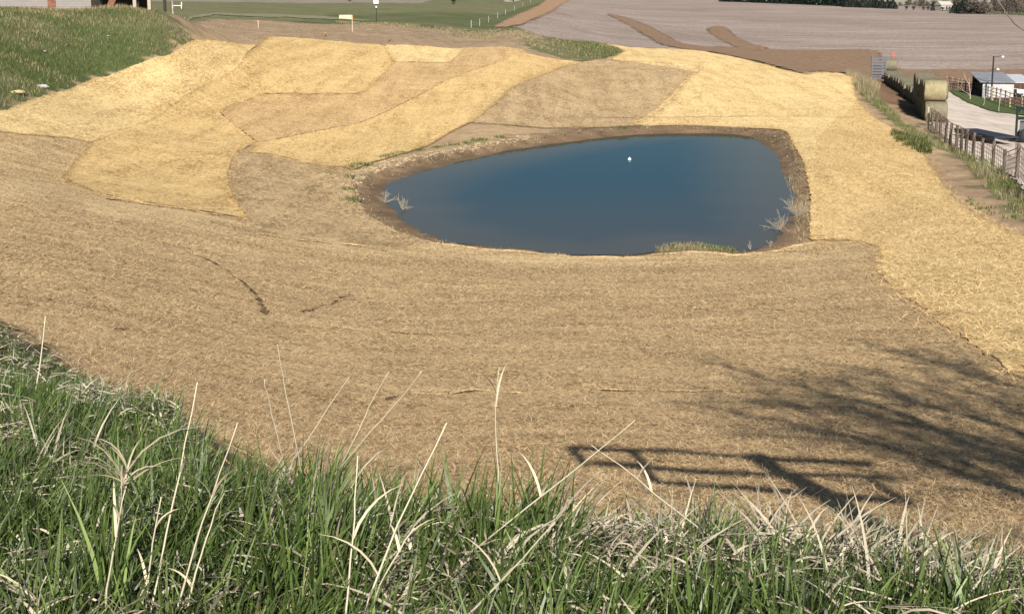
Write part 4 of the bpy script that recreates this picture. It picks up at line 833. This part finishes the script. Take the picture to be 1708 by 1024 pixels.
for px in np.arange(1620, 1790, 7.0):
    Y = (292 + rng.uniform(-6, 10)) * KY; plant('bare', pxX(px, Y), Y, rng.uniform(5.0, 7.5), 'grey brown leafless tree in the thicket at the right edge of the field', 'leafless trees at the right field edge', 1.2)
for px in np.arange(1590, 1790, 9.0):
    Y = (480 + rng.uniform(-6, 30)) * KY; plant('bare' if rng.random() < .6 else 'ever', pxX(px, Y), Y, rng.uniform(6, 10), 'distant tree on the skyline behind the thicket', 'distant trees on the skyline at right', 1.3)
for px in (1532, 1538): plant('bare', pxX(px, 470 * KY), 470 * KY, 9, 'taller leafless tree against the sky above the far rise', 'taller leafless trees against the sky', 1.0)
for px in np.arange(380, 900, 17.0):
    Y = (345 + rng.uniform(-6, 10)) * KY; plant('bare', pxX(px, Y), Y, rng.uniform(6, 9), 'grey leafless tree beyond the far pasture', 'leafless trees beyond the pasture', 1.4)
# far houses
M_wall = flat_mat('cream_wall', (.35, .33, .29)); 
for px, py, Y, w_, lb, rc in ((1574,13,410,7,'small distant farmhouse with a bright roof among the bare trees',(.42,.40,.34)),(1641,9,455,8,'distant white house on the right skyline',(.45,.45,.45))):
    Y = Y * KY; X = pxX(px, Y); z = float(H(np.array([X]), np.array([Y]))[0]); zz = z + 2.6; o = empty('farmhouse', (X, Y, z), .3, lb, 'house'); b_ = 2.6
    MB().box(-w_ / 2, w_ / 2, -3, 3, 0, b_).build('wall', M_wall, o); MB().prism([(-3.4, b_), (3.4, b_), (0, b_ + 2)], -w_ / 2 - .3, w_ / 2 + .3).build('roof', flat_mat('roof_far', rc), o)
    MB().box(-.5, .5, -3.05, -3.002, .1, min(2, b_ - .2)).build('door', M_dark, o); MB().box(1.2, 2.2, -3.05, -3.002, 1, min(1.9, b_ - .1)).build('window', M_dark, o)
# pasture shrubs
for px, py, lb in ((758,8,'round dark shrub near the top of the pasture, right of the birdhouse pole'),(583,3,'round dark shrub near the top of the pasture, left of the birdhouse pole')):
    p_ = g1(px, py, 60); o = plant('ever' if False else 'green', p_[0], p_[1], 1.9 * p_[1] / 380, lb, 'dark shrubs in the far pasture', 1.6); o.name = 'shrub'; o['category'] = 'shrub'
# birdhouse pole
p_ = g1(628, 37, 50); sc_ = p_[1] / F; o = empty('birdhouse', p_, 0, 'white birdhouse on a tall black pole at the edge of the pasture', 'birdhouse'); hh = 29 * sc_
MB().tube([(0, 0, -.2), (0, 0, hh)], .05, 6).build('pole', M_black, o)
b_ = MB().box(-.36, .36, -.3, .3, hh, hh + .7).build('house_box', M_white, o); MB().prism([(-.4, hh + .7), (.4, hh + .7), (0, hh + 1.05)], -.42, .42).build('roof', M_white, o)
MB().lathe([(.1, -.16), (.15, 0), (.1, .12)], 8, 'z', (0, 0, hh - .45)).build('baffle', M_white, o)
for k_ in (-.18, .18): MB().lathe([(.06, -.305), (.06, -.302)], 8, 'z', (0, 0, 0)).build('hole', M_dark, b_).matrix_basis = __import__('mathutils').Matrix.Translation((k_, 0, hh + .35)) @ __import__('mathutils').Matrix.Rotation(math.pi / 2, 4, 'X') @ __import__('mathutils').Matrix.Translation((0, 0, .61))
# stakes
M_orng = flat_mat('orange_tape', (.75, .25, .06))
for px, py, h_, lb in ((588,54,1.75,'taller wooden survey stake with orange top in the bare dirt'),(431,47,.75,'short survey stake with orange top at the left of the bare dirt'),(543,61,.35,'reddish stub of a stake just above the straw')):
    p_ = g1(px, py, 40); o = empty('survey_stake', p_, 0, lb, 'stake', 'survey stakes in the bare dirt'); MB().box(-.05, .05, -.03, .03, -.1, h_).build('shaft', M_palewood if h_ > .5 else M_rust, o); MB().box(-.065, .065, -.045, .045, h_ * .82, h_ + .02).build('flagging', M_orng, o)
# concrete slab / tank
p_ = g1(577, 33, 60); o = MB().prism([(-.5, 0), (.5, 0), (.45, .55), (.2, .72), (-.2, .72), (-.45, .55)], -1.05, 1.05).build('culvert_block', noise_mat('concrete_tan', (.45, .36, .25), (.6, .5, .38), 3)); o.location = tuple(p_); tag(o, 'tan block lying at the edge of the pasture above the taller stake', 'block')
# dark scrap above straw
p_ = g1(650, 70, 40); o = MB(); 
for k_ in range(7): a_ = rng.uniform(0, 6.28); o.tube([(0, 0, 0), (.25 * math.cos(a_), .25 * math.sin(a_), rng.uniform(.1, .4))], [.03, .01], 4)
o = o.build('dead_weed', M_bark); o.location = tuple(p_); tag(o, 'small dark dead weed just above the top edge of the far straw', 'weed')
# pasture fence
pf = hit([786,800,815,830,843,858,872,885], [47,44,38,31,25,18,11,5], 60); o = empty('pasture_fence', pf[0], 0, 'thin wire fence with pale posts climbing between the pasture and the bare field', 'fence')
for b_ in pf: q_ = b_ - pf[0]; MB().tube([q_ + (0, 0, -.1), q_ + (0, 0, 1.1)], .045, 5).build('post', M_sap, o)
m = MB()
for hz in (.4, .75, 1.1): m.tube(pf - pf[0] + np.array([0, 0, hz]), .012, 4)
m.build('wire', M_steel, o)
# sapling and bench beyond the hill
p_ = g1(289, 26, 50); o = empty('sapling', p_, 0, 'thin bare sapling beside the white bench at the end of the green hill', 'sapling'); tr, br = bare_tree('s', 3.2, 9, M_bark, lv=2, r0=.035, nb=3); tr.build('trunk', M_sap, o); br.build('branches', M_bark, o)
p_ = g1(297, 15, 50); o = empty('bench', p_, 0, 'small white bench in the pasture beyond the green hill', 'bench'); MB().box(-.8, .6, -.2, .2, .38, .46).build('seat', M_white, o); MB().box(.5, .6, -.22, .22, .462, .9).build('backrest', M_white, o)
for x_ in (-.7, .5): MB().box(x_ - .05, x_ + .05, -.15, .15, 0, .378).build('leg', M_white, o)
# ------------------------------------------------------------------ house on the hill
yH = 104.0; zH = P(150, 9, yH)[2]; xr = P(152, 9, yH)[0]; xl = xr - 12
zH2 = P(262, 18, yH - 2)[2]
o = empty('house', (xr, yH, zH), 0, 'pale sided house with a raised deck at the top of the green hill', 'house')
s = NT('lap_siding'); n1 = s.noise(s.pos, 2, 3, .5); wv = s.n('ShaderNodeTexWave'); wv.wave_type = 'BANDS'; wv.bands_direction = 'Z'; s.set(wv.inputs[0], s.pos); wv.inputs['Scale'].default_value = 2.2
M_lap = s.pr(s.mix(n1, (.21, .185, .175), (.26, .23, .22)), .7, s.bump(wv.outputs[0], .5, .03), .3)
M_glass = flat_mat('dark_glass', (.03, .025, .03), .15, .6); M_deck = noise_mat('deck_wood', (.14, .06, .04), (.24, .11, .08), 6)
MB().box(-12, 0, 0, 9, -2.5, 5).build('wall', M_lap, o)
dx = lambda px: P(px, 9, yH)[0] - xr
for a_, b_ in ((107, 137), (20, 50)):
    w_ = MB().box(dx(a_), dx(b_), -.04, -.003, .32, 1.5).build('window', M_scrap, o); MB().box(dx(a_) + .06, dx(b_) - .06, -.06, -.041, .37, 1.45).build('pane', M_glass, w_)
MB().box(dx(80), dx(93), -.08, -.003, -.6, 2).build('door', M_deck, o)
MB().box(.004, dx(262), -1.5, 3.2, 2.55, 2.75).build('deck', M_deck, o)
MB().box(.004, dx(232), 3.0, 3.2, -.9, 2.548).build('back_wall', M_dark, o)  # back wall and patio coloured near black for the shade under the deck
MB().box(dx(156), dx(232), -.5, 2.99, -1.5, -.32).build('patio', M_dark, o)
zb = zH2 - zH
for px in (232, 256): MB().box(dx(px) - .1, dx(px) + .12, -1.3, -1.08, zb - .25, 2.548).build('post', M_palewood, o)
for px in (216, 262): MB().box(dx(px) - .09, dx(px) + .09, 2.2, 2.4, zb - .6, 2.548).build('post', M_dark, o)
MB().prism([(-.6, -.55), (-.6, -.3), (-.55, 0)], 0, .1)
st = MB(); x0_, x1_ = dx(180), dx(214)
V = [(x0_, -1.0, -.35), (x0_ + .45, -1.0, -.35), (x1_ + .6, -1.0, 2.5), (x1_ + .1, -1.0, 2.5)]; V += [(a_, -.9, c_) for a_, _, c_ in V]; st.add(V, [(0,1,2,3),(7,6,5,4),(0,4,5,1),(1,5,6,2),(2,6,7,3),(3,7,4,0)]); st.build('stair_stringer', M_deck, o)
MB().prism([(-.5, 5), (8.5, 5), (4, 8)], -12.4, .4).build('roof', M_roof, o)
rl = MB(); rl.box(.1, dx(262), -1.48, -1.42, 3.6, 3.7)
for k_ in range(24): x_ = .15 + k_ * (dx(262) - .3) / 23; rl.box(x_ - .02, x_ + .02, -1.47, -1.43, 2.76, 3.6)
rl.build('railing', M_white, o)
# ------------------------------------------------------------------ shadow casters beside the camera: bare tree and a made-up overhead rail frame
def up_to(G, z=None, Y=None):
    t = (z - G[2]) / S[2] if z is not None else (Y - G[1]) / S[1]
    return G + S * t
Yp = 3.6
def rl_pts(px): return np.array([up_to(g, Y=Yp) for g in hit([a_ for a_, _ in px], [b_ for _, b_ in px], 4.4)])
pst = rl_pts([(1262,768),(1330,820)]); basez = float(H(pst[:1, 0], np.array([Yp]))[0])
o = empty('shadow_rail_frame', (pst[0, 0], Yp, basez), 0, 'made-up timber frame with three rails, unseen beside the photographer, added to cast the rail shadow', 'frame'); off = np.array([pst[0, 0], Yp, basez])
M_tim = noise_mat('timber', (.12, .09, .06), (.22, .17, .12), 8)
MB().tube([(0, 0, -.3), (0, 0, pst[0, 2] - basez + .05)], [.15, .11], 8).build('post', M_tim, o)
for q_ in ([(950,752),(1060,756),(1160,761),(1262,768),(1400,775),(1455,779)], [(985,776),(1080,783),(1150,791),(1262,796),(1420,799),(1485,803)], [(1080,810),(1160,814),(1262,821),(1400,833),(1490,839)]):
    MB().tube(rl_pts(q_) - off, .05, 6).build('rail', M_tim, o)
for q_ in ([(1050,757),(1072,780),(1090,812)], [(950,752),(972,778)], [(1430,800),(1470,822),(1515,846)]):
    MB().tube(rl_pts(q_) - off, .05, 6).build('brace', M_tim, o)
Gr = g1(1900, 880, 4.4); Tt = up_to(Gr, z=.7); tb = np.array([Tt[0], Tt[1], float(H(Tt[:1], Tt[1:2])[0])])
o = empty('bare_tree', tb, 0, 'leafless tree just outside the right edge, one hanging twig showing at the top corner', 'tree')
tr = MB(); br = MB(); tr.tube([(0, 0, -.3), (.03, 0, .8), (0, .05, 1.8), Tt - tb], [.26, .21, .18, .16], 10)
limbs = [[(1900,880),(1800,830),(1708,778),(1600,745),(1500,692),(1400,668),(1290,640),(1205,612)], [(1900,880),(1780,850),(1660,815),(1560,778),(1450,742),(1330,712),(1215,688)],
         [(1900,880),(1800,790),(1708,728),(1620,700),(1500,668),(1420,655)], [(1900,880),(1820,800),(1750,720),(1690,690),(1600,655),(1500,640)], [(1900,880),(1830,820),(1760,800),(1640,770),(1520,760)],
         [(1850,820),(1708,760),(1560,720),(1420,690),(1300,680)], [(1860,780),(1780,700),(1708,650),(1640,640),(1560,610)]]
r = np.random.default_rng(5)
for li, L_ in enumerate(limbs):
    G = hit([a_ for a_, _ in L_], [b_ for _, b_ in L_], 4.4); zs = np.linspace(.7, 2.4, len(G)) + .12 * li * np.linspace(0, 1, len(G))
    pts = np.array([up_to(g_, z=z_) for g_, z_ in zip(G, zs)]); pts = chaikin(pts, 1, False); rd = np.linspace(.10 if li < 3 else .07, .018, len(pts)); br.tube(pts - tb, rd, 6)
    mdir = pts[-1] - pts[0]; mdir /= np.linalg.norm(mdir)
    def twig(p, d, l_, r_, lv):
        q = [p]
        for _ in range(3): d = d + r.normal(0, .14, 3); d /= np.linalg.norm(d); q.append(q[-1] + d * l_ / 3)
        q = np.array(q); q[:, 2] = np.maximum(q[:, 2], .42); br.tube(q - tb, np.linspace(r_, r_ * .5, 4), 4, False)
        if lv < 2:
            for _ in range(4): twig(q[r.integers(1, 4)], (lambda e: e / np.linalg.norm(e))(d + r.normal(0, .45, 3)), l_ * r.uniform(.4, .7), r_ * .65, lv + 1)
    for k_ in range(24):
        j = r.integers(0, len(pts)); e = mdir + r.normal(0, .38, 3); e /= np.linalg.norm(e); twig(pts[j], e, r.uniform(.9, 1.9) * (1.15 - .7 * j / len(pts)), .013, 0)
tr.build('trunk', M_bark, o, True); br.build('branches', M_bark, o)
tw = MB(); q_ = np.array([ray(x_, y_) * 4.2 for x_, y_ in ((1640,-60),(1665,2),(1680,25),(1693,40),(1712,54),(1740,62))]); tw.tube(q_ - tb, [.0022, .002, .0018, .0035, .0018, .0015], 5); tw.tube(np.array([ray(1640,-60) * 4.2, [2.2, 4.0, 1.6], pts[3]]) - tb, [.004, .006, .01], 5)
tw.build('hanging_twig', M_bark, o)
